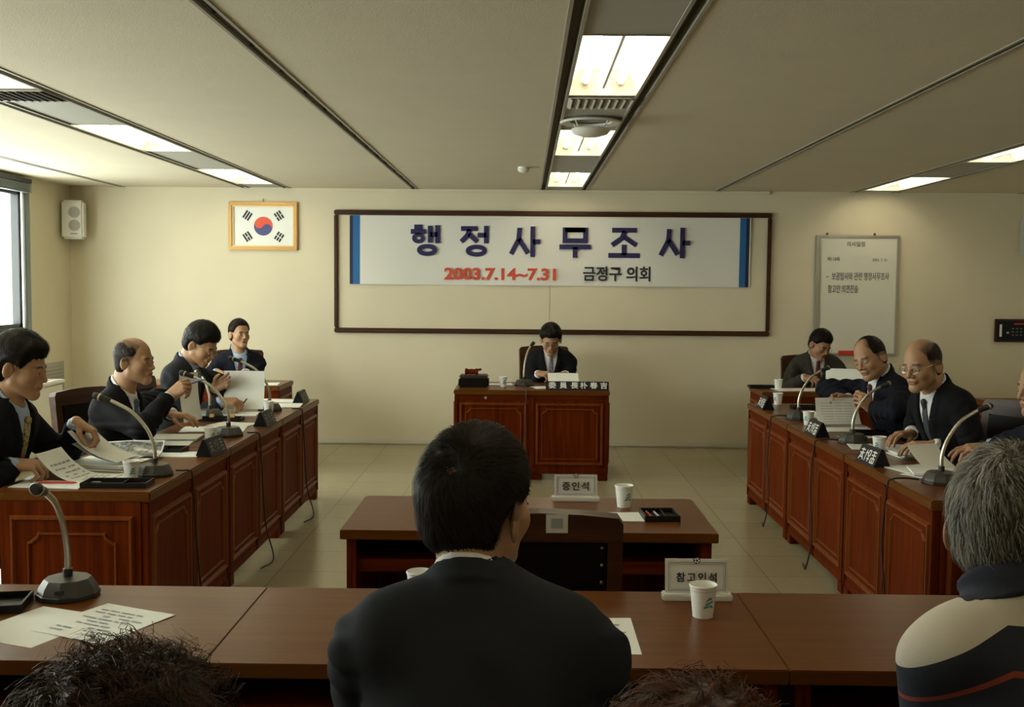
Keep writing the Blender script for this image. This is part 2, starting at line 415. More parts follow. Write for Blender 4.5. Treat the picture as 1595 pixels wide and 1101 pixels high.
# ------------------------------------------------------------------ ceiling fixtures
def make_lamp(label):
    r = thing('ceiling_light', label, 'ceiling light', group='fluorescent ceiling lights')
    W = .172; h = LL/2-.005; D = .115
    hs = MB()
    sec = [(-W, 0), (-W*.72, D), (W*.72, D), (W, 0), (W, D+.012), (-W, D+.012)]
    hs.prism(sec, -h, h, 'y')
    hs.prism([(-W, 0), (W, 0), (W*.72, D), (-W*.72, D)], -h, -h+.006, 'y')
    hs.prism([(-W, 0), (W, 0), (W*.72, D), (-W*.72, D)], h-.006, h, 'y')
    hs.build('reflector_housing', M['lampwhite'], r)
    MB().prism([(-.016, D-.004), (.016, D-.004), (.006, .02), (-.006, .02)], -h+.07, h-.07, 'y').build('centre_ridge', M['lampwhite'], r)
    for sx in (-1, 1):
        t = MB().tube([(sx*.085, -h+.06, .062), (sx*.085, h-.06, .062)], .0165, 12).build('fluorescent_tube', M['tube'], r, smooth=True)
        c = MB()
        for sy in (-1, 1):
            c.tube([(sx*.085, sy*(h-.061), .062), (sx*.085, sy*(h-.006), .062)], .019, 12)
        c.build('tube_socket', M['lampwhite'], t, smooth=True)
    f = MB()
    for sx in (-1, 1): f.box((sx*W, -h, -.002), (sx*(W+.004), h, .01))
    for sy in (-1, 1): f.box((-W, sy*h, -.002), (W, sy*(h+.004), .01))
    f.build('trim_ring', M['alu'], r)
    return r
SN = ['window-side', 'middle', 'right-hand']
PN = ['behind the camera', 'above the near row of desks', 'nearest lit one in view', 'second from the back wall', 'closest to the back wall']
lamp0 = None
for k in range(3):
    for j, y in enumerate(LAMPS[k]):
        if j == 0 and k != 1 : pass
        lab = 'fluorescent light in the %s ceiling strip, %s' % (SN[k], PN[j])
        if lamp0 is None: lamp0 = o = make_lamp(lab)
        else: o = copy_tree(lamp0, label=lab)
        x0, x1 = STRIPS[k]; o.location = ((x0+x1)/2, y+LL/2, ROOM_H)

# louvred vents in the strips just beyond lamps
def vent(x, y, w, l, label):
    v = thing('ceiling_vent', label, 'vent', (x, y, ROOM_H), group='louvred ceiling vents')
    MB().box((-w/2, -l/2, .0), (w/2, l/2, .003)).build('backing', M['alud'], v)
    s = MB()
    n = 9
    for k in range(n):
        xx = -w/2+w*(k+.5)/n
        s.prism([(xx-.014, -.002), (xx-.011, -.002), (xx+.011, -.016), (xx+.008, -.016)], -l/2+.01, l/2-.01, 'y')
    s.build('slats', M['ceilgrey'], v)
    f = MB(); f.box((-w/2, -l/2, -.008), (w/2, -l/2+.012, 0)).box((-w/2, l/2-.012, -.008), (w/2, l/2, 0)).build('frame', M['alu'], v)
vent(.37, 5.52, .34, .3, 'louvred air vent beside the round ceiling diffuser')
vent(-2.537, 5.42, .35, .3, 'louvred air vent in the window-side lamp strip')

d = thing('ceiling_diffuser', 'round white dish diffuser hanging under the middle lamp strip', 'diffuser', (.363, 6.12, ROOM_H))
MB().lathe([(.115, 0), (.165, -.004), (.175, -.012), (.165, -.020), (.12, -.012), (.115, -.004)], n=40, caps=False).build('outer_ring', M['white'], d, smooth=True)
MB().lathe([(.0, -.095), (.05, -.092), (.095, -.078), (.112, -.058), (.108, -.05), (.0, -.046)], n=40, caps=False).build('dish', M['white'], d, smooth=True)
for k in range(4):
    a = PI/4+k*PI/2
    MB().tube([(.1*math.cos(a), .1*math.sin(a), -.05), (.13*math.cos(a), .13*math.sin(a), -.008)], .004, 6).build('strut', M['white'], d)
d = thing('smoke_detector', 'small white smoke detector on the ceiling above the banner', 'smoke detector', (-.017, 8.55, ROOM_H))
MB().lathe([(.045, 0), (.045, -.015), (.05, -.018), (.04, -.035), (.02, -.045), (.0, -.046)], n=24).build('body', M['white'], d, smooth=True)
MB().tube([(.04, 0, -.006), (.13, .01, -.004)], .004, 6).build('conduit', M['white'], d)

# ------------------------------------------------------------------ things on the back wall
BW = ROOM_B
bf = thing('bulletin_board', 'wide walnut-framed cream board on the back wall behind the banner', 'board', (.265, BW, 1.71))
x0, x1, z0, z1, fw = -2.135, 2.135, -.598, .603, .048
for nm, a, c in (('top_rail', (x0, z1-fw), (x1, z1)), ('bottom_rail', (x0, z0), (x1, z0+fw)), ('side_rail', (x0, z0+fw), (x0+fw*.75, z1-fw)), ('side_rail', (x1-fw*.75, z0+fw), (x1, z1-fw))):
    MB().box((a[0], -.04, a[1]), (c[0], 0, c[1]), .008).build(nm, M['frame'], bf)
for a, c in ((x0+fw*.75, -.021), (-.017, x1-fw*.75)):
    MB().box((a, -.012, z0+fw), (c, -.001, z1-fw), .001).build('board_panel', M['wall'], bf)

bn = thing('banner', 'white cloth banner with navy Korean title and red dates inside the walnut frame', 'banner', (.24, BW-.02, 1.93))
bw, bz0, bz1 = 1.957, -.340, .330
def bsurf(u, v):
    x = -bw+2*bw*u; z = bz0+(bz1-bz0)*v
    return (x, -.006*math.sin(6*u*PI)*(.4+.6*(1-v))-.004*math.sin(17*u+4*v)-.008, z)
cl = MB(); nu, nv = 90, 12
fv = [bsurf(i/nu, j/nv) for j in range(nv+1) for i in range(nu+1)]
cl.add(fv+[(x, y+.002, z) for x, y, z in fv], [(j*(nu+1)+i, j*(nu+1)+i+1, (j+1)*(nu+1)+i+1, (j+1)*(nu+1)+i) for j in range(nv) for i in range(nu)]+
       [tuple(len(fv)+q for q in ((j*(nu+1)+i, (j+1)*(nu+1)+i, (j+1)*(nu+1)+i+1, j*(nu+1)+i+1))) for j in range(nv) for i in range(nu)])
cl.build('cloth', M['banner'], bn, smooth=True)
for a, c, m in ((-bw, -bw+.032, 'bannernavy'), (-bw+.032, -bw+.1, 'bannerblue'), (bw-.105, bw-.045, 'bannerblue'), (bw-.045, bw-.012, 'bannernavy')):
    g = MB().grid(lambda u, v: (lambda p: (p[0], p[1]-.0016, p[2]))(bsurf((a+(c-a)*u+bw)/(2*bw), v)), 2, 8)
    g.build('edge_stripe', M[m], bn)
def bpx(px, py): return (-bw+(px-545)/623*2*bw, bz1-(py-336.5-(px-856)*.0145)/107.5*(bz1-bz0))
A0 = dict(
 haeng=[[(.12,.955),(.40,.955)], [(.0,.80),(.52,.80)], [.13,'o',.26,.575,.15,.115], [(.67,1.0),(.67,.42)], [(.92,1.02),(.92,.40)], [(.67,.70),(.92,.70)], [.15,'o',.56,.17,.27,.13]],
 jeong=[[(.03,.92),(.60,.92)], [(.32,.90),(.26,.70),(.04,.47)], [(.30,.74),(.60,.47)], [(.90,1.02),(.90,.42)], [(.60,.70),(.90,.70)], [.15,'o',.56,.17,.29,.13]],
 sa=[[(.33,.97),(.30,.58),(.04,.07)], [(.30,.60),(.62,.10)], [(.78,1.02),(.78,-.02)], [(.78,.50),(1.04,.50)]],
 mu=[[(.15,.92),(.85,.92),(.85,.55),(.15,.55),(.15,.92),(.85,.92)], [(-.04,.34),(1.04,.34)], [(.5,.34),(.5,-.03)]],
 jo=[[(.08,.93),(.92,.93)], [(.52,.90),(.42,.66),(.08,.42)], [(.5,.70),(.92,.42)], [(.5,.44),(.5,.08)], [(-.04,.07),(1.04,.07)]])
for key, px, py in (('haeng', 663, 372), ('jeong', 739.8, 373.5), ('sa', 817.5, 375), ('mu', 896, 376.5), ('jo', 972, 378), ('sa', 1049.6, 378.5)):
    cx, cz = bpx(px, py); sz = .285
    xf = plane_xf((cx-sz/2, -.0185, cz-sz/2), (1, 0, 0), (0, 0, 1)) @ Matrix.Scale(sz, 4)
    strokes(MB(), A0[key], .165, xf, .008).build('letter', M['navytext'], bn)
cx, cz = bpx(782, 426.5)
text_mesh(MB(), '2003.7.14~7.31', .155, plane_xf((cx, -.019, cz), (1, 0, 0), (0, 0, 1)) @ Matrix.Diagonal((1.16, 1, 1, 1)), .034).build('date_lettering', M['redtext'], bn)
cx, cz = bpx(962, 428)
text_mesh(MB(), '금정구 의회', .136, plane_xf((cx, -.019, cz), (1, 0, 0), (0, 0, 1)) @ Matrix.Diagonal((1.02, 1.12, 1, 1)), .022).build('council_lettering', M['ink'], bn)

# framed flag
fl = thing('framed_flag', 'framed South Korean flag in a gold frame on the back wall', 'framed flag', (-2.569, BW, 2.148))
for a, c in (((-.339, .198), (.339, .236)), ((-.339, -.236), (.339, -.198)), ((-.339, -.198), (-.301, .198)), ((.301, -.198), (.339, .198))):
    MB().box((a[0], -.032, a[1]), (c[0], 0, c[1]), .007).build('frame_rail', M['gold'], fl)
q = MB()
for a, c in (((-.301, .188), (.301, .198)), ((-.301, -.198), (.301, -.188)), ((-.301, -.188), (-.291, .188)), ((.291, -.188), (.301, .188))): q.box((a[0], -.02, a[1]), (c[0], -.004, c[1]))
q.build('inner_frame', M['goldin'], fl)
MB().box((-.3, -.008, -.197), (.3, -.002, .197)).build('flag_sheet', M['paper'], fl)
Rr = .092; rot = -math.radians(33.7)
def yin(sgn):
    pts = []
    for k in range(33): a = PI*k/32; pts.append((Rr*math.cos(a)*1, Rr*math.sin(a)*sgn))
    for k in range(17): a = PI-PI*k/16; pts.append((-Rr/2+Rr/2*math.cos(PI-a+PI), -Rr/2*math.sin(PI-a)))
    for k in range(17): a = PI*k/16; pts.append((Rr/2-Rr/2*math.cos(a), Rr/2*math.sin(a)))
    return [(x*math.cos(rot)-z*math.sin(rot), x*math.sin(rot)+z*math.cos(rot)) for x, z in pts]
MB().prism([(Rr*math.cos(2*PI*k/48), Rr*math.sin(2*PI*k/48)) for k in range(48)], -.0095, -.0085, 'y').build('blue_half', M['flagblue'], fl)
up = [(Rr*math.cos(PI*k/32), Rr*math.sin(PI*k/32)) for k in range(33)]
up += [(-Rr/2-Rr/2*math.cos(PI*k/16), -Rr/2*math.sin(PI*k/16)) for k in range(1, 17)]
up += [(Rr/2-Rr/2*math.cos(PI*k/16), Rr/2*math.sin(PI*k/16)) for k in range(1, 16)]
MB().prism([(x*math.cos(rot)-z*math.sin(rot), x*math.sin(rot)+z*math.cos(rot)) for x, z in up], -.0108, -.0098, 'y').build('red_half', M['flagred'], fl)
for cx, cz, pat, sg in ((-.155, .103, '111', 1), (.155, .103, '010', -1), (-.155, -.103, '101', -1), (.155, -.103, '000', 1)):
    a = math.atan2(cz, cx)
    ra = Vector((math.cos(a), 0, math.sin(a))); ta = Vector((-ra.z, 0, ra.x)); tg = MB()
    for i, ch in enumerate(pat):
        o_ = ra*((i-1)*.026)
        for t0, t1 in ([(-.042, .042)] if ch == '1' else [(-.042, -.004), (.004, .042)]):
            p = [Vector((cx, 0, cz))+o_+ra*s*.0085+ta*t for s, t in ((-1, t0), (1, t0), (1, t1), (-1, t1))]
            tg.prism([(v.x, v.z) for v in p], -.0105, -.0085, 'y')
    tg.build('trigram', M['ink'], fl)
MB().tube([(0, -.004, .235), (0, -.02, .262), (0, -.004, .27)], .003, 6).build('hook', M['brass'], fl)

# loudspeaker in the corner
sp = thing('wall_loudspeaker', 'white two-cone loudspeaker hung high in the corner by the window', 'loudspeaker', (ROOM_L+.115, BW-.17, 2.0), rz=math.radians(12))
MB().box((-.1, -.085, .0), (.1, .085, .37), .02).build('cabinet', M['white'], sp, smooth=True)
for z in (.13, .255):
    MB().lathe([(.062, 0), (.062, -.004), (.05, -.001), (.02, .004), (0, .004)], n=24, caps=False).build('cone', M['ceilgrey'], sp, xf=Matrix.Translation((.018, -.087, z)) @ Matrix.Rotation(PI/2, 4, 'X'))
MB().box((-.02, -.088, .045), (.045, -.085, .055)).build('badge', M['inkgrey'], sp)
MB().box((-.03, .085, .15), (.03, .16, .22)).build('bracket', M['alud'], sp)
MB().tube(smooth_pts([(0, .05, .365), (-.06, .08, .42), (-.05, .1, .5), (.02, .12, .515)]), .004, 6).build('cable', M['wall'], sp)

# whiteboard
wb = thing('whiteboard', 'tall aluminium-framed whiteboard with handwritten Korean notes on the back wall', 'whiteboard', (3.245, BW, 1.515))
MB().box((-.385, -.018, -.565), (.385, -.003, .565)).build('writing_surface', M['board'], wb)
for a, c in (((-.405, .56), (.405, .59)), ((-.405, -.585), (.405, -.56)), ((-.405, -.56), (-.38, .56)), ((.378, -.56), (.405, .56))):
    MB().box((a[0], -.028, a[1]), (c[0], 0, c[1]), .005).build('frame_rail', M['alu'], wb)
MB().box((-.37, -.022, -.56), (-.355, -.015, .56)).build('inner_strip', M['alu'], wb)
for x in (-.31, .15): MB().box((x, -.02, .588), (x+.02, 0, .612), .003).build('hanger', M['alud'], wb)
def wt(s, x, z, size, sx=.8, sz=1.3): text_mesh(MB(), s, size, plane_xf((x, -.0195, z), (1, 0, 0), (0, 0, 1)) @ Matrix.Diagonal((sx, sz, 1, 1)), .006).build('lettering', M['marker'], wb)
wt('의사일정', -.02, .50, .05, 1, 1.1); wt('제118회', -.235, .355, .042, .9, 1); wt('2003. 7. 21', .215, .35, .036, .9, 1)
wt('보광탑사와 관련 행정사무조사', .03, .185, .062, .72, 1.35); wt('참고인 의견진술', -.135, .06, .062, .72, 1.35)
strokes(MB(), [[(0, 0), (.02, .0)]], .008, plane_xf((-.3, -.0195, .185), (1, 0, 0), (0, 0, 1))).build('dash_mark', M['marker'], wb)
MB().box((-.17, -.06, -.578), (.02, -.027, -.535), .004).build('pen_tray', M['red'], wb)

# indicator panel and paper at the right end of the back wall
ip = thing('indicator_panel', 'black indicator panel with rows of white buttons at the right of the back wall', 'panel', (4.83, BW, 1.19))
MB().box((-.23, -.03, -.113), (.23, 0, .113), .006).build('frame', M['frame'], ip)
MB().box((-.212, -.034, -.095), (.212, -.028, .095)).build('face', M['plate'], ip)
MB().box((-.19, -.037, -.06), (-.168, -.033, .06)).build('tube_window', M['white'], ip)
for r_ in range(3):
    for c_ in range(7): MB().box((-.07+.04*c_, -.036, -.05+.032*r_), (-.05+.04*c_, -.033, -.038+.032*r_)).build('button', M['plategrey'], ip)
q = MB(); q.box((-.12, -.036, -.03), (-.1, -.033, -.012)).build('dial', M['alu'], ip)
MB().box((-.05, -.036, .06), (.05, -.033, .072)).build('red_strip', M['red'], ip)
po_ = MB().grid(lambda u, v: (-.2+.4*u-.02*(1-v)*(u < .01), -.006-.03*(1-v)**2*(1-u), -.2+.4*v), 8, 8, .002).build('poster', M['paper2'], loc=(5.02, BW-.003, 2.11))
tag(po_, 'pale paper sheet with a curling corner pinned at the right end of the back wall', 'poster')

# fan coil unit and grille on the window wall
fc = thing('fan_coil_unit', 'low white fan coil unit under the window by the corner', 'fan coil unit', (ROOM_L+.015, 8.55, 0))
MB().box((0, -1.2, .06), (.24, 1.2, .665), .012).build('casing', M['white'], fc)
MB().box((-.002, -1.21, .667), (.26, 1.21, .70), .008).build('top_lid', M['white'], fc)
q = MB()
for k in range(30): q.box((.05, -1.1+k*.074, .698), (.2, -1.1+k*.074+.05, .703))
q.build('air_grille', M['ceilgrey'], fc)
MB().box((.02, -1.15, 0), (.2, 1.15, .06)).build('plinth', M['alud'], fc)
wp = thing('wall_grille', 'grey framed access panel on the window wall beside the corner', 'panel', (ROOM_L, 10.13, .58))
MB().box((0, -.22, -.24), (.012, .22, .24), .003).build('frame', M['ceilgrey'], wp)
q = MB()
for k in range(12): q.box((.012, -.18, -.2+k*.034), (.018, .18, -.182+k*.034))
q.build('slats', M['alu'], wp)
# ------------------------------------------------------------------ desks
def ring(mb, x0, x1, z0, z1, y, wd, pr, notch=0):
    """moulding frame on a face at local y, sticking out towards -y"""
    def rect(i):
        a, b_, c, d = x0+i, x1-i, z0+i, z1-i
        if not notch: return [(a, c), (b_, c), (b_, d), (a, d)]
        k = notch
        return [(a, c), (b_, c), (b_, d-k), (b_-k*.35, d-k*.9), (b_-k, d-k*.35), (b_-k*1.1, d), (a+k*1.1, d), (a+k, d-k*.35), (a+k*.35, d-k*.9), (a, d-k)]
    O, I = rect(0), rect(wd); n = len(O)
    vs = [(x, y, z) for x, z in O]+[(x, y-pr, z) for x, z in rect(wd*.3)]+[(x, y-pr, z) for x, z in rect(wd*.7)]+[(x, y, z) for x, z in I]
    fs = [(j*n+i, j*n+(i+1) % n, (j+1)*n+(i+1) % n, (j+1)*n+i) for j in range(3) for i in range(n)]
    mb.add(vs, fs)

def desk(label, loc, rz, W=1.198, D=.65, H=.74, npan=2, group=None, topm='woodtop', inner=True, ends=(0, 1), part=()):
    r = thing('desk', label, 'desk', loc, rz, group)
    MB().box((0, 0, H-.042), (W, D, H), .006).build('desktop', M[topm], r)
    fp = MB().box((.012, .018, .085), (W-.012, .04, H-.042)).box((.012, .014, .055), (W-.012, .042, .1), .003).build('front_panel', M['wood'], r)
    MB().box((.01, .012, H-.085), (W-.01, .03, H-.043), .003).build('apron_rail', M['woodx'], fp)
    xs_ = [.012+(W-.024)*k/npan for k in range(npan+1)]
    for k in range(npan):
        a, c = xs_[k]+.035, xs_[k+1]-.035
        q = MB(); ring(q, a, c, .125, H-.105, .018, .024, .014)
        if inner: ring(q, a+.045, c-.045, .17, H-.15, .018, .012, .008, .035)
        q.build('panel_molding', M['gilt'], fp)
    for k in range(npan+1):
        x = xs_[k]; MB().box((max(x-.022, .006), .008, .06), (min(x+.022, W-.006), .03, H-.045), .004).build('stile', M['wood'], fp)
    for e, x in enumerate((.006, W-.028)):
        sp_ = MB().box((x, .042, .102), (x+.022, .15 if e in part else D-.03, H-.043)).box((x, .043, .06), (x+.022, .15 if e in part else D-.095, .102)).build('end_panel', M['wood'], r)
        if e in ends:
            q = MB(); n0, n1 = .07, D-.07
            ring(q, n0, n1, .13, H-.1, 0, .022, .012); ring(q, n0+.07, n1-.07, .19, H-.17, 0, .012, .008, .04)
            m4 = Matrix(((0, 1 if e == 0 else -1, 0, x if e == 0 else x+.022), (1, 0, 0, 0), (0, 0, 1, 0), (0, 0, 0, 1)))
            q.build('panel_molding', M['gilt'], sp_, xf=m4)
    for e, x in enumerate((.01, W-.09)):
        for y in (.012,)+(() if e in part else (D-.09,)): MB().box((x, y, 0), (x+.08, y+.075, .06), .004).build('foot', M['wood'], r)
    MB().box((.03, .045, .42), (W-.03, .16, .436)).build('shelf', M['wood'], r)
    return r
PL = ['nearest the camera', 'in the middle of its row', 'at the far end of its row']
for k in range(3):
    desk('mahogany panelled desk of the window-side row, %s' % PL[k], (-1.515, 4.30+1.2*k, 0), PI/2, D=.65 if k == 0 else .58, group='window-side desks', ends=((0,), (), (1,))[k], part=((1,), (0, 1), (0,))[k])
    desk('mahogany panelled desk of the right-hand row, %s' % PL[k], (1.65, 5.50+1.2*k, 0), -PI/2, D=.48, group='right-hand desks', ends=((1,), (), (0,))[k], part=((0,), (0, 1), (1,))[k])
dk = desk('mahogany double-panelled desk of the chairman below the banner', (-.57, 8.69, 0), 0, W=1.27, D=.75)
MB().lathe([(.012, 0), (.012, .006), (0, .008)], n=14).build('lock', M['alu'], dk, xf=Matrix.Translation((.26, .012, .675)) @ Matrix.Rotation(PI/2, 4, 'X'))
MB().box((.55, .03, 0), (.72, .11, .06), .004).build('foot', M['wood'], dk)
desk('side desk in the back left corner behind the window-side row', (-3.23, 8.85, 0), 0, W=1.2, D=.55)
desk('side desk at the back right below the whiteboard', (1.95, 8.76, 0), 0, W=1.2, D=.52)
desk('dark wooden desk at the right edge behind the row of members', (3.53, 7.85, 0), 0, W=1.2, D=.6)

def table(label, loc, W, D=.61, H=.74, group=None):
    r = thing('long_table', label, 'table', loc, 0, group)     # local origin: seat side, left end
    MB().box((0, 0, H-.034), (W, D, H), .0025).build('tabletop', M['woodtop'], r)
    for x in (.02, W-.055): MB().box((x, .02, 0), (x+.035, D-.03, H-.034), .004).build('side_panel', M['wood'], r)
    MB().box((.055, D-.1, .2), (W-.055, D-.08, H-.034)).build('back_panel', M['wood'], r)
    MB().box((.055, .06, .595), (W-.055, D-.1, .622)).build('shelf', M['woodx'], r)
    MB().box((.055, .05, .58), (W-.055, .062, .626), .003).build('shelf_edge', M['woodx'], r)
    return r
table('brown witness table in the middle of the floor facing the chairman', (-.635, 3.675, 0), 1.315)
for k, s in enumerate(('left', 'middle', 'right')):
    table('front long table, %s section' % s, (-2.03+1.315*k, 2.355, 0), 1.3142, group='front row of long tables')

# ------------------------------------------------------------------ chairs
def chair(label, loc, face, top=.97, group=None, wd=.47, studs=False, arms=True):
    """face: heading in degrees, 0 = +x"""
    r = thing('chair', label, 'chair', loc, math.radians(face-90), group)
    h = wd/2
    MB().box((-h, -.2, .385), (h, .24, .447), .025).build('seat', M['leather'], r, smooth=True)
    MB().box((-h+.01, -.19, .35), (h-.01, .23, .39), .005).build('seat_frame', M['frame'], r)
    tilt = Matrix.Translation((0, -.2, .46)) @ Matrix.Rotation(math.radians(7), 4, 'X')
    bh = top-.46
    bk = MB()
    prof = [(-h, 0), (-h+.045, 0), (-h+.045, bh-.085), (-h*.5, bh-.075), (0, bh-.07), (h*.5, bh-.075), (h-.045, bh-.085), (h-.045, 0), (h, 0), (h, bh-.04), (h*.93, bh-.014), (h*.5, bh-.004), (0, bh), (-h*.5, bh-.004), (-h*.93, bh-.014), (-h, bh-.04)]
    # frame as three solid bars
    bk.prism([(-h, -.02), (-h+.045, -.02), (-h+.045, bh-.09), (-h, bh-.09)], -.022, .022, 'y')
    bk.prism([(h-.045, -.02), (h, -.02), (h, bh-.09), (h-.045, bh-.09)], -.022, .022, 'y')
    bk.prism([(-h, bh-.09), (h, bh-.09), (h, bh-.035), (h*.94, bh-.014), (h*.5, bh-.004), (0, bh), (-h*.5, bh-.004), (-h*.94, bh-.014), (-h, bh-.035)], -.024, .024, 'y')
    b_ = bk.build('backrest', M['frame'], r, xf=tilt)
    MB().box((-h+.04, -.016, .0), (h-.04, .03, bh-.085), .012).build('leather_panel', M['leather'], b_, smooth=True, xf=tilt)
    for k in range(7 if studs else 0):
        for sx in (-1, 1):
            for sy in (-1, 1):
                sd = MB(); sd.lathe([(.006, 0), (.004, .003), (0, .004)], n=8)
                n = 8*3; i0 = len(sd.v)-n
                for i in range(i0, len(sd.v)):
                    v = sd.v[i]; sd.v[i] = (v[0]+sx*(h-.06), sy*(.03 if sy > 0 else .016)+sy*v[2], v[1]+.03+k*(bh-.14)/6)
                sd.build('stud', M['brass'], b_, xf=tilt)
    for sx in (-1, 1):
        for sy in (-1, 1):
            MB().tube([(sx*(h-.03), .2 if sy > 0 else -.17, .37), (sx*(h-.025), .21 if sy > 0 else -.22, 0)], [.021, .016], 8).build('leg', M['frame'], r, smooth=True)
        if not arms: continue
        a = MB().tube(smooth_pts([(sx*h, -.215, .60), (sx*(h+.06), -.1, .615), (sx*(h+.065), .1, .605), (sx*(h+.05), .16, .56)], 5), .017, 8).build('armrest', M['frame'], r, smooth=True)
        MB().tube([(sx*(h+.055), .15, .575), (sx*(h-.01), .14, .37)], .014, 8).build('arm_post', M['frame'], a)
    return r
wc = chair('empty black leather witness chair with a white sticker on its back', (.05, 3.43, 0), 90, top=.925, wd=.5, studs=True, arms=False)
stk = Matrix.Translation((0, -.2, .46)) @ Matrix.Rotation(math.radians(7), 4, 'X')
st = MB().box((.02, -.0265, .405), (.085, -.0245, .462)).build('sticker', M['paper2'], wc, xf=stk)
MB().box((.035, -.0275, .42), (.07, -.0262, .45)).build('sticker_print', M['inkgrey'], st, xf=stk)

# ------------------------------------------------------------------ microphones
def microphone(label, loc, az, reach=.26, rise=.345, cable=None, group='gooseneck microphones'):
    """az: heading of the neck in degrees (0 = +x)"""
    r = thing('microphone', label, 'microphone', loc, math.radians(az), group)
    b_ = MB().lathe([(.078, 0), (.08, .012), (.074, .03), (.06, .05), (.02, .054), (0, .054)], n=10)
    bo = b_.build('base', M['micbase'], r, smooth=25.)
    MB().lathe([(.08, .0), (.083, .002), (.083, .012), (.08, .014)], n=10, caps=False).build('base_rim', M['mic'], bo)
    MB().box((.066, -.012, .022), (.079, .012, .034), .002).build('switch', M['mic'], bo)
    k, z = reach, rise
    P = smooth_pts([(0, 0, .05), (0, 0, .12), (.03*k/.26, 0, .58*z), (.095*k/.26, 0, .80*z), (.165*k/.26, 0, .915*z), (k*.76, 0, .955*z)], 8)
    MB().tube([(0, 0, .045), (0, 0, .075)], .013, 12).build('collar', M['mic'], r)
    MB().tube(P, .0085, 8).build('gooseneck', M['chrome'], r, smooth=True)
    a, e = P[-1], Vector((k*1.05, 0, 1.02*z)); d_ = (e-P[-1]).normalized()
    h = MB().tube([a-d_*.005, a, a+d_*.05, a+d_*.055, e-d_*.012, e], [.010, .0125, .0135, .016, .0165, .011], 12).build('mic_head', M['mic'], r, smooth=True)
    MB().tube([a+d_*.045, a+d_*.052], .0168, 12).build('head_ring', M['chrome'], h)
    if cable:
        inv = Matrix.Translation(loc) @ Matrix.Rotation(math.radians(az), 4, 'Z'); inv = inv.inverted()
        MB().tube([inv @ p for p in smooth_pts(cable, 6)], .0042, 6).build('cable', M['cable'], r, smooth=True)
    return r
def lcab(y, x=-1.515): return [(-1.56, y+.02, .75), (-1.53, y+.03, .748), (x+.008, y+.04, .746), (x+.022, y+.05, .71), (x+.03, y+.07, .45), (x+.04, y+.1, .2), (x+.09, y+.07, .02), (x+.06, y-.1, .006)]
microphone('gooseneck microphone before the man in the patterned tie', (-1.63, 4.69, .7406), 178, cable=lcab(4.74))
microphone('gooseneck microphone before the balding man who holds up a pen', (-1.645, 5.93, .7406), 178, cable=lcab(5.98))
microphone('gooseneck microphone at the far end of the window-side row', (-1.70, 7.13, .7406), 178, cable=lcab(7.15))
microphone('slim gooseneck microphone half hidden by the leaning man with papers', (-1.99, 6.75, .7406), 160, reach=.08, rise=.27)
def rcab(y, x=1.65): return [(1.75, y, .751), (1.69, y+.0, .757), (x-.012, y+.02, .747), (x-.028, y+.03, .71), (x-.035, y+.06, .45), (x-.03, y+.02, .2), (x-.05, y+.06, .015), (x-.03, y+.2, .006)]
microphone('gooseneck microphone at the near end of the right-hand row', (1.84, 4.70, .7406), 10, .22, .335, cable=rcab(4.72))
microphone('gooseneck microphone before the bespectacled bald man in a dark suit', (1.82, 5.91, .7406), 5, .20, .325, cable=rcab(5.93))
microphone('gooseneck microphone before the man who tilts his head over papers', (1.79, 6.97, .7406), 10, .20, .33, cable=rcab(7.0))
microphone('gooseneck microphone on the chairman desk beside the paper cup', (.0, 9.08, .7406), 55, .13, .35, cable=[(.0, 9.0, .755), (.02, 8.75, .75), (.02, 8.684, .746), (.02, 8.672, .7), (.01, 8.668, .4), (-.02, 8.65, .1), (-.1, 8.6, .006)])
microphone('gooseneck microphone standing on the left section of the front table', (-1.235, 2.86, .7406), 276, .235, .335, group='gooseneck microphones')
microphone('gooseneck microphone mostly hidden by the grey-haired man in the striped shirt', (1.285, 2.85, .7406), 320, .24, .27)

# ------------------------------------------------------------------ small things
def cup(label, loc, rz=0):
    r = thing('paper_cup', label, 'cup', loc, rz, 'white paper cups')
    pr = [(.0, .004), (.025, .003), (.026, 0), (.0345, .079), (.0362, .080), (.0368, .083), (.0355, .085), (.0335, .082), (.0255, .008), (0, .008)]
    MB().lathe(pr, n=28, caps=False).build('cup_body', M['cup'], r, smooth=True)
    p = MB()
    def arc(a0, a1, za, zb):
        n = 5; vs = []
        for k in range(n+1):
            a = math.radians(a0+(a1-a0)*k/n)
            for z in (za+(zb-za)*k/n-.003, za+(zb-za)*k/n+.003):
                R_ = .026+.0085*z/.079+.0006; vs.append((R_*math.cos(a), R_*math.sin(a), z))
        p.add(vs, [(2*k, 2*k+2, 2*k+3, 2*k+1) for k in range(n)])
    for a in (-70, 110):
        arc(a-26, a+4, .030, .034); arc(a-18, a+22, .038, .046); arc(a-6, a+16, .052, .054); arc(a-14, a+2, .046, .056); arc(a+6, a+26, .034, .03)
    p.build('printed_mark', M['teal'], r)
    q = MB().lathe([(.0332, .069), (.0338, .071)], n=28, caps=False).build('printed_line', M['inkgrey'], r)
    return r
c0 = cup('paper cup in front of the inscribed sign on the front table', (.47, 2.745, .74))
def cc(label, x, y, rz=0.): copy_tree(c0, loc=(x, y, .74), rz=rz, label=label)
cc('paper cup on the witness table beside the pen tray', .392, 4.12, .1)
cc('paper cup half hidden by the shoulder of the man seen from behind', -.275, 2.84, 2.)
cc('paper cup beside the microphone of the man in the patterned tie', -1.69, 4.57, .2)
cc('paper cup on the window-side row before the balding man with a pen', -1.668, 5.67, .3)
cc('paper cup at the base of the far microphone of the window-side row', -1.664, 6.95, .2)
cc('paper cup on the chairman desk beside the gavel case', -.175, 8.98, 0)
cc('paper cup on the right-hand row between the two nearest nameplates', 1.85, 5.56, 2.)
cc('paper cup on the right-hand row behind the middle nameplate', 1.775, 6.67, 1.9)
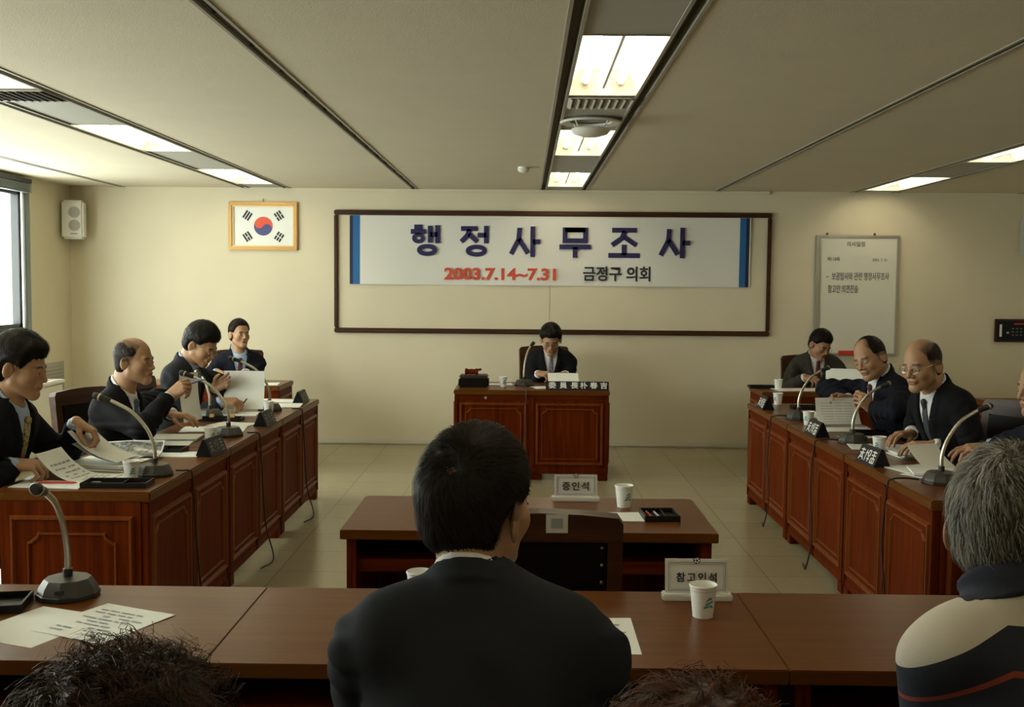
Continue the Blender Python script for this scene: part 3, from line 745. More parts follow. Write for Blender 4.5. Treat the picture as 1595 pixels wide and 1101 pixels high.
cc('paper cup at the far end of the right-hand row beside the last nameplate', 1.855, 7.82, 1.8)
cc('paper cup on the back right side desk before the man in the grey suit', 2.13, 8.98, 1.)
cc('paper cup on the back left side desk behind raised papers', -2.42, 9.0, 1.)

def plate(label, loc, rz, grp='black nameplates', shaded=False):
    """triangular nameplate; local -y is the lettered face"""
    r = thing('nameplate', label, 'nameplate', loc, rz, grp)
    L, d_, h = .105, .042, .085
    MB().prism([(-d_, 0), (d_, 0), (.006, h), (-.006, h)], -L, L, 'x').build('plate_body', M['plate'], r)
    q = MB(); xf = plane_xf((0, -d_-.0004, 0), (1, 0, 0), (0, d_-.006, h))
    f = plane_xf((0, -.0245, h/2), (1, 0, 0), (0, .036, h))
    for k in range(3):
        cx = -.062+.062*k
        sk = [[(cx-.02, .022), (cx+.02, .022)], [(cx, .03), (cx, -.005)], [(cx-.022, .004), (cx+.022, .006)], [(cx-.004, .0), (cx-.022, -.03)], [(cx+.004, .0), (cx+.024, -.028)], [(cx-.016, -.016), (cx+.016, -.016)]]
        if k == 1: sk = [[(cx-.018, .026), (cx-.018, -.03)], [(cx-.024, .012), (cx+.002, .012)], [(cx+.004, .026), (cx+.024, .026), (cx+.024, .0), (cx+.004, .0), (cx+.004, .026)], [(cx+.014, .0), (cx+.014, -.03)], [(cx, -.016), (cx+.026, -.016)]]
        if k == 2: sk = [[(cx-.022, .024), (cx+.022, .024)], [(cx-.022, .008), (cx+.022, .008)], [(cx, .03), (cx, -.03)], [(cx-.018, -.008), (cx-.018, -.03), (cx+.018, -.03), (cx+.018, -.008), (cx-.018, -.008)]]
        strokes(q, sk, .0065, f @ Matrix.Translation((0, 0, .0005)), .001)
    q.build('lettering', M['plategrey' if shaded else 'plateink'], r)  # window-side plates: white characters greyed, shade put into their colour
    return r
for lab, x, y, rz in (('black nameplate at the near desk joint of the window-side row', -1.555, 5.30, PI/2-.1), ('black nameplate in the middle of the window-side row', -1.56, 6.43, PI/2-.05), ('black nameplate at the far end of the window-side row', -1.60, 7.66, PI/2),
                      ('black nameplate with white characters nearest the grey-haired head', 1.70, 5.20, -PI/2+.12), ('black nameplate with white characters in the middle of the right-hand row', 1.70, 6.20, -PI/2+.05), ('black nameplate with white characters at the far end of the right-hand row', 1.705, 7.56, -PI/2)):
    plate(lab, (x, y, .74), rz, shaded=x < 0)
cp = thing('nameplate', 'long black nameplate with white Chinese characters on the chairman desk', 'nameplate', (.438, 8.78, .74))
MB().prism([(-.05, 0), (.05, 0), (.01, .068), (-.008, .068)], -.258, .258, 'x').build('plate_body', M['plate'], cp)
f = plane_xf((0, -.0300, .034), (1, 0, 0), (0, .042, .068))
for k, ch in enumerate('委員長'): text_mesh(MB(), ch, .062, f @ Matrix.Translation((-.205+.09*k, 0, .0015)), .02).build('letter', M['plateink'], cp)
for k, ch in enumerate('朴春吉'): text_mesh(MB(), ch, .062, f @ Matrix.Translation((.052+.082*k, 0, .0015)), .02).build('letter', M['plateink'], cp)
MB().box((-.001, -.0335, .004), (.003, -.028, .064)).build('divider', M['plateink'], cp, xf=Matrix.Rotation(0, 4, 'X'))

def sign(label, txt, loc, W, H, rz=0):
    r = thing('desk_sign', label, 'sign', loc, rz)
    MB().box((-W/2-.009, -.022, 0), (W/2+.009, .022, .018), .003).build('sign_base', M['acryl'], r)
    tl = Matrix.Translation((0, 0, .016)) @ Matrix.Rotation(math.radians(-7), 4, 'X')
    b_ = MB().box((-W/2, -.004, 0), (W/2, .004, H)).build('sign_panel', M['acryl'], r, xf=tl)
    q = MB()
    for i, wd in ((.008, .0016), (.013, .0008)):
        for a, c in (((-W/2+i, i), (W/2-i, i+wd)), ((-W/2+i, H-i-wd), (W/2-i, H-i)), ((-W/2+i, i), (-W/2+i+wd, H-i)), ((W/2-i-wd, i), (W/2-i, H-i))):
            q.box((a[0], -.0052, a[1]), (c[0], -.004, c[1]))
    q.build('border', M['inkgrey'], b_, xf=tl)
    q = MB(); n = len(txt); s = min(.055, (W-.06)/n)
    for k, ch in enumerate(txt):
        text_mesh(q, ch, s*1.0, tl @ plane_xf(((k-(n-1)/2)*s*1.05, -.0056, H*.45), (1, 0, 0), (0, 0, 1)), .015)
    q.build('lettering', M['ink'], b_)
    q = MB(); q.lathe([(.0095, 0), (.0095, .0015), (0, .0015)], n=16)
    q.build('crest', M['navytext'], b_, xf=tl @ plane_xf((0, -.0045, H-.004), (1, 0, 0), (0, 0, 1)))
    q = MB()
    for k in range(5):
        a = 2*PI*k/5; q.lathe([(.0026, 0), (.0026, .001), (0, .001)], c=(.0052*math.cos(a), .0052*math.sin(a), 0), n=8)
    q.build('crest_petals', M['paper'], b_, xf=tl @ plane_xf((0, -.0062, H-.004), (1, 0, 0), (0, 0, 1)))
    return r
sign('white acrylic sign with Korean lettering behind the cup on the front table', '참고인석', (.478, 2.895, .74), .172, .094)
sign('white acrylic sign with Korean lettering on the witness table', '증인석', (.21, 4.225, .74), .17, .088)

def tray(label, loc, rz, W=.24, D=.12, pens=('red', 'silver', 'blue'), grp='black pen trays'):
    r = thing('pen_tray', label, 'tray', loc, rz, grp)
    MB().box((-W/2, -D/2, 0), (W/2, D/2, .005)).box((-W/2, -D/2, .005), (W/2, -D/2+.006, .022), .002).box((-W/2, D/2-.006, .005), (W/2, D/2, .022), .002)\
        .box((-W/2, -D/2+.006, .005), (-W/2+.006, D/2-.006, .022)).box((W/2-.006, -D/2+.006, .005), (W/2, D/2-.006, .022)).box((W*.1, -D/2+.006, .005), (W*.1+.004, D/2-.006, .018)).build('tray_body', M['tray'], r)
    for k, p in enumerate(pens):
        o = MB().tube([(-W/2+.03+.028*k, -D/2+.02, .0115), (-W/2+.025+.028*k, D/2-.03, .0115), (-W/2+.025+.028*k, D/2-.014, .0115)], [.0048, .0048, .002], 8).build('pen', M[p], loc=None, smooth=True)
        o.location = loc; o.rotation_euler = (0, 0, rz)
        tag(o, '%s pen lying in the %s' % ({'red': 'red', 'silver': 'silver', 'blue': 'blue'}[p], label.replace('black ', '')), 'pen')
    return r
tray('black pen tray on the witness table', (.505, 3.93, .74), .05, .13, .15, ('red', 'silver'))
tray('black pen tray at the near corner of the window-side row', (-1.70, 4.44, .74), .04, .27, .13, ())
tray('black pen tray before the balding man with a pen', (-1.84, 5.36, .74), .03, .27, .12, ('blue', 'red'))
tray('black clip tray before the leaning man on the window side', (-1.87, 6.585, .74), .03, .26, .12, ())
tray('black pen tray beside the right-hand middle papers', (2.03, 6.25, .74), -PI/2+1.5, .22, .12, ())
tray('black pen tray at the far end of the right-hand row', (2.0, 7.55, .74), 0, .22, .12, ('red',))
tray('black pen tray at the left edge of the front table', (-1.41, 2.745, .74), .2, .22, .14, ())
tray('black pen tray on the back right side desk', (2.02, 9.1, .74), 0, .22, .12, ())
for k, x in enumerate((-1.93, -1.80)):
    o = MB().prism([(-.016, 0), (.016, 0), (.003, .018), (-.003, .018)], -.012, .012, 'x')
    o.tube(smooth_pts([(-.008, 0, .016), (-.014, 0, .034), (-.004, 0, .04), (0, 0, .017)], 5), .0012, 6).tube(smooth_pts([(.008, 0, .016), (.014, 0, .034), (.004, 0, .04), (0, 0, .017)], 5), .0012, 6)
    o = o.build('binder_clip', M['brass'], loc=(x, 6.59, .762)); tag(o, ['brass binder clip in the clip tray, left of the pair', 'brass binder clip in the clip tray, right of the pair'][k], 'clip', 'binder clips')

def sheet(label, x, y, rz, W=.21, L=.297, th=.0015, z=.74, name='paper_sheet', cat='paper', m='paper', print_=0, curl=0, grp='loose papers'):
    """flat papers; curl lifts the far edge; print_ adds rows of type as the sheet's own part"""
    n = 14
    def fn(u, v):
        lift = curl*max(0, v-.35)**2*2.2+.0012*math.sin(5*u+3*v)
        return (-W/2+W*u, -L/2+L*v*(1-.25*curl*max(0, v-.35)*2), th+max(0, lift))
    r = MB().grid(fn, 6, n, th).build(name, M[m], loc=(x, y, z), smooth=30.); r.rotation_euler = (0, 0, rz); tag(r, label, cat, grp)
    if print_:
        q = MB(); rr = random.Random(int(1000*(x+5)+y*77))
        for k in range(print_):
            v0 = .12+.76*k/print_; a = .12; 
            while a < .8:
                wl = rr.uniform(.05, .22)
                if rr.random() < .7:
                    u0, u1 = a, min(a+wl, .88)
                    P = [fn(u0, v0), fn(u1, v0), fn(u1, v0+.25/print_), fn(u0, v0+.25/print_)]
                    q.add([(p[0], p[1], p[2]+.0009) for p in P], [(0, 1, 2, 3)])
                a += wl+.03
        q.build('printed_lines', M['inkgrey'], r)
    return r
def stack(label, x, y, rz, n=6, W=.215, L=.30, z=.74, th=.004):
    r = thing('document_stack', label, 'documents', (x, y, z), rz, 'stacks of documents')
    rr = random.Random(int(x*991+y*71)); zz = 0
    for k in range(n):
        q = MB().box((-W/2, -L/2, 0), (W/2, L/2, th-.0006)).build('bundle', M['paper' if k % 3 else 'paper2'], r)
        q.location = (rr.uniform(-.008, .008), rr.uniform(-.01, .01), zz); q.rotation_euler = (0, 0, rr.uniform(-.05, .05)); zz += th
    return r
def raised(label, loc, rz, W=.21, L=.29, bow=.09, tilt=60, m='paper', lines=0, name='raised_page'):
    """a page held up by its edge: local x width, rising with tilt, bowed"""
    t = math.radians(tilt)
    def fn(u, v):
        s = L*v; b_ = bow*math.sin(PI*v)*.5+bow*.4*(u-.5)**2
        return (-W/2+W*u, s*math.cos(t)+b_*math.sin(t), s*math.sin(t)-b_*math.cos(t))
    q = MB().grid(fn, 8, 14, .001)
    o = q.build(name, M[m], loc=loc, smooth=60.); o.rotation_euler = (0, 0, rz); tag(o, label, 'paper', 'pages held up')
    if lines:
        g = MB()
        for k in range(lines):
            v0 = .1+.8*k/lines
            for u0, u1 in ((.12, .4), (.44, .62), (.66, .86)):
                P = [fn(u0, v0), fn(u1, v0), fn(u1, v0+.012), fn(u0, v0+.012)]
                for s in (.0012, -.0022): g.add([(p[0], p[1]-s*math.sin(t), p[2]+s*math.cos(t)) for p in P], [(0, 1, 2, 3)])
        g.build('printed_lines', M['inkgrey'], o)
    return o

# window-side row, near desk
sheet('white sheet with a red pen on it at the near corner of the window-side row', -1.975, 4.44, 1.5, W=.16, L=.30, th=.003)
o = MB().tube([(-.075, 0, 0), (.07, 0, 0), (.085, 0, 0)], [.0045, .0045, .001], 8).build('red_pen', M['red'], loc=(-1.96, 4.45, .7492), smooth=True); o.rotation_euler = (0, 0, .03)
tag(o, 'red pen lying on the white sheet at the near corner', 'pen')
sheet('open page under the writing hand of the man in the patterned tie', -1.93, 4.60, 1.45, W=.2, L=.30, th=.006, curl=.12, print_=9)
stack('thick stack of documents being leafed by the man in the patterned tie', -1.92, 4.86, 1.42, 8, W=.23, L=.32)
raised('curled page the man in the patterned tie is turning over', (-1.80, 4.84, .790), 1.45, W=.21, L=.27, bow=.05, tilt=30, m='paper2')
raised('second curled page under the one being turned over', (-1.79, 4.86, .782), 1.42, W=.21, L=.25, bow=.03, tilt=19, m='paper2')
pd = thing('document_pouch', 'dark patterned plastic document pouch behind the leafed stack', 'pouch', (-1.93, 5.18, .749), .1)
def pf(u, v): return (-.16+.32*u, -.09+.2*v*.8, .004+.05*v*v+.006*math.sin(9*u+4*v))
MB().grid(pf, 14, 10, .004).build('pouch_body', M['pouch'], pd, smooth=60.)
MB().tube([pf(0, 1), pf(.5, 1), pf(1, 1)], .004, 6).tube([pf(1, 1), pf(1, .5), pf(1, 0)], .004, 6).build('zip_edge', M['paper'], pd)
o = sheet('red-marked note under the cup beside the leafed stack', -1.75, 4.67, .6, W=.10, L=.12, th=.002, m='paper'); 
sheet('wide white sheet on the window-side row before the near nameplate', -1.73, 5.25, .05, W=.26, L=.16, th=.004)
# window-side row, middle desk
sheet('white papers under the arm of the balding man with a pen', -1.90, 5.56, .12, W=.30, L=.21, th=.006)
stack('pale stack of documents before the balding man with a pen', -1.93, 5.78, .1, 4, W=.33, L=.2)
sheet('broad white sheets between the balding man and the leaning man', -1.80, 6.18, .15, W=.36, L=.24, th=.004)
sheet('white sheet lying near the middle nameplate of the window-side row', -1.75, 6.40, -.3, W=.24, L=.2, th=.002, z=.7405)
raised('long white page dangling from the hand of the leaning man', (-1.99, 6.42, .76), 1.57-.2, W=.22, L=.29, bow=.02, tilt=84)
# window-side row, far desk
raised('big white page standing up before the raised left hand of the leaning man', (-1.85, 7.015, .765), -.03, W=.27, L=.25, bow=.03, tilt=82)
sheet('white sheet under the writing hand of the leaning man', -1.87, 6.92, .1, W=.28, L=.22, th=.003)
sheet('fanned white sheets at the far end of the window-side row', -1.70, 7.42, .1, W=.30, L=.26, th=.004)
sheet('white sheet behind the far nameplate of the window-side row', -1.78, 7.72, -.1, W=.34, L=.2, th=.003)
# chairman
sheet('white papers beside the chairman microphone', -.25, 9.17, .1, W=.30, L=.2, th=.003)
raised('white page held upright before the chairman behind his nameplate', (.34, 8.93, .745), .05, W=.26, L=.22, bow=.01, tilt=28)
sheet('loose sheet beside the microphone on the chairman desk', .15, 8.93, .3, W=.15, L=.2, th=.002)
gc = thing('gavel_case', 'black leather gavel case on the chairman desk', 'case', (-.42, 9.0, .74))
MB().box((-.125, -.11, 0), (.125, .11, .075), .012).build('case_body', M['leather'], gc, smooth=True)
MB().box((-.12, -.10, .075), (.12, .10, .10), .01).build('case_lid', M['brown'], gc, smooth=True)
gv = thing('gavel', 'dark wooden gavel lying on the black leather case', 'gavel', (-.44, 8.98, .84))
MB().lathe([(.02, -.055), (.026, -.05), (.026, -.035), (.02, -.03), (.022, 0), (.02, .03), (.026, .035), (.026, .05), (.02, .055)], n=20).build('gavel_head', M['wood'], gv, smooth=True, xf=Matrix.Translation((0, 0, .026)) @ Matrix.Rotation(PI/2, 4, 'Y'))
MB().tube([(0, .01, .026), (.04, .08, .03), (.07, .13, .034)], [.007, .009, .011], 10).build('gavel_handle', M['wood'], gv, smooth=True)
# right-hand row
sheet('white sheets at the near end of the right-hand row beside the nameplate', 1.87, 5.06, .3, W=.26, L=.2, th=.004)
sheet('thick white papers under the hand at the near end of the right-hand row', 1.955, 4.93, -.2, W=.32, L=.22, th=.008, z=.7455)
raised('folded white sheet sticking up from the papers at the near end', (1.97, 5.02, .75), .4, W=.18, L=.17, bow=.02, tilt=35)
sheet('small strip of paper beside the base of the near right-hand microphone', 1.80, 4.86, .5, W=.06, L=.16, th=.002)
stack('brown-edged folder of papers before the bespectacled bald man', 2.005, 5.46, -1.5, 5, W=.19, L=.22)
sheet('broad white sheets behind the microphone of the bespectacled bald man', 1.935, 5.74, -.15, W=.36, L=.22, th=.004, print_=0)
sheet('narrow white slip on the dark desk before the bespectacled bald man', 1.90, 6.13, .05, W=.2, L=.07, th=.002)
raised('large white page with lines held by the man who tilts his head', (1.93, 6.52, .765), .12, W=.27, L=.17, bow=.03, tilt=66, lines=8)
sheet('white sheet under the page held by the man who tilts his head', 1.95, 6.45, .05, W=.3, L=.2, th=.003)
sheet('white papers beside the far right-hand microphone', 2.01, 7.03, .1, W=.22, L=.24, th=.003)
sheet('white sheet behind the cups at the far end of the right-hand row', 1.98, 7.25, .1, W=.2, L=.24, th=.003)
sheet('open white papers on the back right side desk', 2.3, 8.95, .1, W=.42, L=.24, th=.003)
raised('rolled white page on the back right side desk', (2.66, 8.92, .765), -.3, W=.3, L=.2, bow=.04, tilt=48)
o = MB().tube([(-.07, 0, 0), (.07, 0, 0)], .004, 8).build('pen', M['tray'], loc=(2.5, 8.9, .7505)); tag(o, 'dark pen lying on the open papers of the back right side desk', 'pen')
sheet('white papers on the back left side desk', -2.25, 9.0, .1, W=.36, L=.22, th=.003)
# front tables and witness table
sheet('printed sheet in front of the microphone on the front table', -1.045, 2.63, -.42, W=.23, L=.25, th=.0012, print_=9)
sheet('blank sheet half under the printed one at the left of the front table', -1.20, 2.60, -.36, W=.22, L=.26, th=.001, z=.7395)
sheet('printed sheet beside the elbow of the man seen from behind', .185, 2.58, .0, W=.19, L=.27, th=.0012, print_=7)
sheet('white sheet beside the pen tray on the witness table', .36, 3.93, .03, W=.17, L=.15, th=.002)
# ------------------------------------------------------------------ people: implicit surfaces -> continuous meshes
def nrm(v): v = np.asarray(v, float); return v/np.linalg.norm(v)
def smin(a, b, k):
    h = np.clip(.5+.5*(b-a)/k, 0, 1); return b+(a-b)*h-k*h*(1-h)
def smax(a, b, k): return -smin(-a, -b, k)
def cone(p, a, b, ra, rb):
    a = np.asarray(a, float); ba = np.asarray(b, float)-a; q = p-a
    t = np.clip(q @ ba/max(ba @ ba, 1e-9), 0, 1)
    return np.linalg.norm(q-t[:, None]*ba, axis=1)-(ra+(rb-ra)*t)
def ell(p, c, r, R=None):
    q = p-np.asarray(c, float)
    if R is not None: q = q @ R
    r = np.asarray(r, float); k0 = np.linalg.norm(q/r, axis=1); k1 = np.linalg.norm(q/(r*r), axis=1)
    return k0*(k0-1)/np.maximum(k1, 1e-6)

def polygonize(f, lo, hi, h):
    """sparse surface nets of f<0 inside the box lo..hi"""
    B = 8; lo = np.asarray(lo, float); nb = np.ceil((np.asarray(hi)-lo)/(h*B)).astype(int); n = nb*B+1
    bi = np.stack(np.meshgrid(*[np.arange(k) for k in nb], indexing='ij'), -1).reshape(-1, 3)
    c = lo+(bi+.5)*B*h; d = f(c); keep = np.abs(d) < B*h*.87*1.25+.012
    D = np.ones(n, np.float32)
    sgn = np.where(d < 0, -1, 1).reshape(nb)
    D[:-1, :-1, :-1] = np.repeat(np.repeat(np.repeat(sgn, B, 0), B, 1), B, 2)
    kb = bi[keep]
    off = np.stack(np.meshgrid(*[np.arange(B+1)]*3, indexing='ij'), -1).reshape(-1, 3)
    for s in range(0, len(kb), 400):
        idx = (kb[s:s+400, None, :]*B+off[None]).reshape(-1, 3)
        D[idx[:, 0], idx[:, 1], idx[:, 2]] = f(lo+idx*h)
    I = D < 0
    m = [I[i:i-1 or None, j:j-1 or None, k:k-1 or None] for i in (0, 1) for j in (0, 1) for k in (0, 1)]
    cnt = sum(q.astype(np.int8) for q in m); act = (cnt > 0) & (cnt < 8)
    ci = np.argwhere(act)
    if not len(ci): return np.zeros((0, 3)), np.zeros((0, 4), int)
    acc = np.zeros((len(ci), 3)); num = np.zeros(len(ci))
    cs = np.array([(i, j, k) for i in (0, 1) for j in (0, 1) for k in (0, 1)])
    V = [D[ci[:, 0]+i, ci[:, 1]+j, ci[:, 2]+k] for i, j, k in cs]
    for a in range(8):
        for b_ in range(a+1, 8):
            if np.abs(cs[a]-cs[b_]).sum() != 1: continue
            x = (V[a] < 0) != (V[b_] < 0); den = np.where(x, V[a]-V[b_], 1); t = np.clip(V[a]/den, 0, 1)
            P = cs[a]+t[:, None]*(cs[b_]-cs[a]); acc[x] += P[x]; num[x] += 1
    v = lo+(ci+acc/np.maximum(num, 1)[:, None])*h
    ids = -np.ones(act.shape, np.int64); ids[tuple(ci.T)] = np.arange(len(ci))
    quads = []
    for ax in range(3):
        o1, o2 = [(1, 2), (2, 0), (0, 1)][ax]
        sl0 = [slice(None)]*3; sl1 = [slice(None)]*3; sl0[ax] = slice(0, -1); sl1[ax] = slice(1, None)
        A, C_ = I[tuple(sl0)], I[tuple(sl1)]
        e = np.argwhere(A != C_)
        e = e[(e[:, o1] > 0) & (e[:, o2] > 0) & (e[:, o1] < ids.shape[o1]) & (e[:, o2] < ids.shape[o2])]
        if not len(e): continue
        fl = A[tuple(e.T)]
        def g(d1, d2):
            q = e.copy(); q[:, o1] -= d1; q[:, o2] -= d2; return ids[tuple(q.T)]
        Q = np.stack([g(1, 1), g(0, 1), g(0, 0), g(1, 0)], 1); Q[~fl] = Q[~fl][:, ::-1]
        quads.append(Q)
    Q = np.concatenate(quads); Q = Q[(Q >= 0).all(1)]
    return v, Q

def project(f, v, it=2, e=.0008):
    for _ in range(it):
        d = f(v); g = np.stack([f(v+np.eye(3)[k]*e)-d for k in range(3)], 1)/e
        n2 = np.maximum((g*g).sum(1), .25); v = v-np.clip(d/n2, -.006, .006)[:, None]*g
    return v

def np_mesh(name, v, q, m, parent, org=None, col=None, smooth=True):
    me = bpy.data.meshes.new(name)
    if org is not None: v = (v-org[0]) @ org[1]
    me.vertices.add(len(v)); me.vertices.foreach_set('co', np.ascontiguousarray(v, np.float32).ravel())
    k = q.shape[1]
    me.loops.add(q.size); me.loops.foreach_set('vertex_index', np.ascontiguousarray(q, np.int32).ravel())
    me.polygons.add(len(q)); me.polygons.foreach_set('loop_start', np.arange(0, q.size, k, dtype=np.int32))
    me.update(calc_edges=True)
    if smooth: me.polygons.foreach_set('use_smooth', np.ones(len(q), bool))
    if col is not None:
        a = me.color_attributes.new('Col', 'FLOAT_COLOR', 'POINT')
        c4 = np.ones((len(v), 4), np.float32); c4[:, :3] = col; a.data.foreach_set('color', c4.ravel())
    me.materials.append(m); me.validate()
    o = bpy.data.objects.new(name, me); COL.objects.link(o)
    if parent: o.parent = parent
    return o

def euler(az, pitch, roll):
    """columns right, forward, up; az heading in degrees from +x; pitch looks up; roll tilts towards own right"""
    a, p, r = map(math.radians, (az, pitch, roll))
    f = np.array([math.cos(a)*math.cos(p), math.sin(a)*math.cos(p), math.sin(p)])
    rt = np.array([math.sin(a), -math.cos(a), 0.]); u = np.cross(rt, f)
    rt2 = rt*math.cos(r)-u*math.sin(r); u2 = u*math.cos(r)+rt*math.sin(r)
    return np.stack([rt2, f, u2], 1)

SKIN = attr_mat('skin', .5, bump=.12, bscale=500)
HAIRS = {k: mat('hair_'+k, c, .5, bump=.7, bscale=260, var=.5, vscale=160, stretch=(1, 1, .18), spec=.22) for k, c in
         dict(black=(.009, .007, .006), dark=(.016, .011, .008), thin=(.022, .014, .010)).items()}
STRAND = attr_mat('hair_strands', .55, spec=.12)
CLOTH = dict(
    black=mat('suit_black', (.010, .010, .012), .8, bump=.25, bscale=500, spec=.08),
    navy=mat('suit_navy', (.010, .011, .018), .8, bump=.25, bscale=500, spec=.08),
    charcoal=mat('suit_charcoal', (.022, .024, .029), .8, bump=.3, bscale=500, spec=.1),
    grey=mat('suit_grey', (.045, .040, .033), .85, spec=.1, bump=.4, bscale=400, var=.2, vscale=300),
    plain=mat('dark_blouse', (.03, .02, .018), .8, bump=.3, bscale=300),
    white=mat('shirt_white', (.72, .73, .74), .7, bump=.15, bscale=300),
    blue=mat('shirt_blue', (.36, .47, .66), .7, bump=.15, bscale=300),
    striped=mat('shirt_striped', (.62, .58, .54), .7, bump=.15, bscale=300),
    tie_gold=mat('tie_gold', (.30, .23, .08), .5, var=.95, vscale=75),
    tie_teal=mat('tie_teal', (.05, .10, .13), .5, var=.3, vscale=90),
    tie_red=mat('tie_dark_red', (.09, .018, .018), .5, var=.4, vscale=120),
    tie_grey=mat('tie_grey', (.24, .22, .28), .5, var=.7, vscale=90),
    tie_dark=mat('tie_dark', (.035, .04, .05), .5, var=.3, vscale=90),
    trousers=mat('trousers_dark', (.010, .010, .012), .85, spec=.08, bump=.25, bscale=500),
    shoe=mat('shoe_black', (.01, .009, .008), .3),
)
EYEW = mat('eye_white', (.62, .58, .52), .25); IRIS = mat('iris', (.012, .007, .005), .15)
GLASSM = mat('spectacle_metal', (.62, .52, .34), .25, .9); LENS = glass_mat(); LENS.name = 'spectacle_lens'

SIDE = [(-.12, -.088), (-.07, -.085), (-.035, -.066), (-.018, -.030), (.006, -.016), (.030, .010), (.042, .045), (.055, .085), (.085, .10)]   # hairline of the balding heads
class Hand:
    """right or left hand chain in world space; curls per finger"""
    def __init__(s, wrist, fwd, palm, side, curl=.4, thumb=.5, spread=1., sc=1.):
        y = nrm(fwd); z = -nrm(np.asarray(palm, float)-y*(np.asarray(palm, float) @ y)); x = np.cross(y, z)   # z = back of the hand
        s.o = np.asarray(wrist, float); s.R = np.stack([x, y, z], 1)
        t = -1. if side == 'R' else 1.         # thumb side along x
        W = lambda p: s.o+s.R @ (np.array([p[0]*t, p[1], p[2]])*sc)
        s.caps = []; s.pal = []
        kn = [(.030, .088, .001), (.010, .092, .004), (-.010, .088, .002), (-.028, .078, -.002)]
        for (wx, kx, k_) in ((.016, 0, 0), (.006, 1, 1), (-.006, 2, 2), (-.016, 3, 3)):
            s.pal.append((W((wx, .002, 0)), W(kn[k_]), .0175*sc, .0118*sc))
        s.pal.append((W((.024, .03, -.006)), W((.026, .07, -.004)), .013*sc, .011*sc))
        s.pal.append((W((-.022, .02, -.006)), W((-.024, .06, -.005)), .0135*sc, .0105*sc))
        cu = curl if isinstance(curl, (list, tuple)) else [curl]*4
        L = [(.043, .026, .021), (.047, .030, .022), (.043, .028, .021), (.034, .021, .019)]; r0 = [.0092, .0095, .0090, .0080]
        for k in range(4):
            p = np.array(kn[k], float); sp = math.radians((4.5, 1, -3, -8)[k]*spread); ang = 0
            P = [p]
            for j, mx in enumerate((68, 85, 55)):
                ang += math.radians(mx*cu[k])
                dv = np.array([math.sin(sp), math.cos(sp)*math.cos(ang), -math.sin(ang)]); p = p+dv*L[k][j]; P.append(p)
            rr = [r0[k]*1.08, r0[k], r0[k]*.92, r0[k]*.78]
            for j in range(3): s.caps.append((W(P[j]), W(P[j+1]), rr[j]*sc, rr[j+1]*sc))
            s.tip = W(P[3]) if k == 0 else s.tip
        b0 = np.array([.020, .022, -.008]); a = thumb
        d1 = nrm([.80-.35*a, .62, -.22-.55*a]); d2 = nrm([.55-.55*a, .80, -.22-.50*a]); d3 = nrm([.42-.75*a, .88, -.2-.35*a])
        P = [b0, b0+d1*.042, b0+d1*.042+d2*.033, b0+d1*.042+d2*.033+d3*.026]; rr = [.0150, .0118, .0105, .0082]
        for j in range(3): s.caps.append((W(P[j]), W(P[j+1]), rr[j]*sc, rr[j+1]*sc))
        s.thumbtip = W(P[3])
        pts = np.array([c[0] for c in s.caps]+[c[1] for c in s.caps]+[s.o]); s.lo, s.hi = pts.min(0)-.03, pts.max(0)+.03
        s.nails = []
    def sdf(s, p):
        d = None
        for a, b_, ra, rb in s.pal:
            q = cone(p, a, b_, ra, rb); d = q if d is None else smin(d, q, .012)
        for k in range(0, len(s.caps), 3):
            f = None
            for a, b_, ra, rb in s.caps[k:k+3]:
                q = cone(p, a, b_, ra, rb); f = q if f is None else smin(f, q, .003)
            d = smin(d, f, .006 if k < 12 else .010)
        return d

def boxed(f, lo, hi, pad=.05):
    """evaluate f only near its box"""
    lo = np.asarray(lo)-pad; hi = np.asarray(hi)+pad
    def g(p):
        m = ((p > lo) & (p < hi)).all(1); d = np.full(len(p), .2)
        out = np.maximum(np.maximum(lo-p, p-hi), 0); d[~m] = np.linalg.norm(out[~m], axis=1)+pad
        if m.any(): d[m] = f(p[m])
        return d
    return g

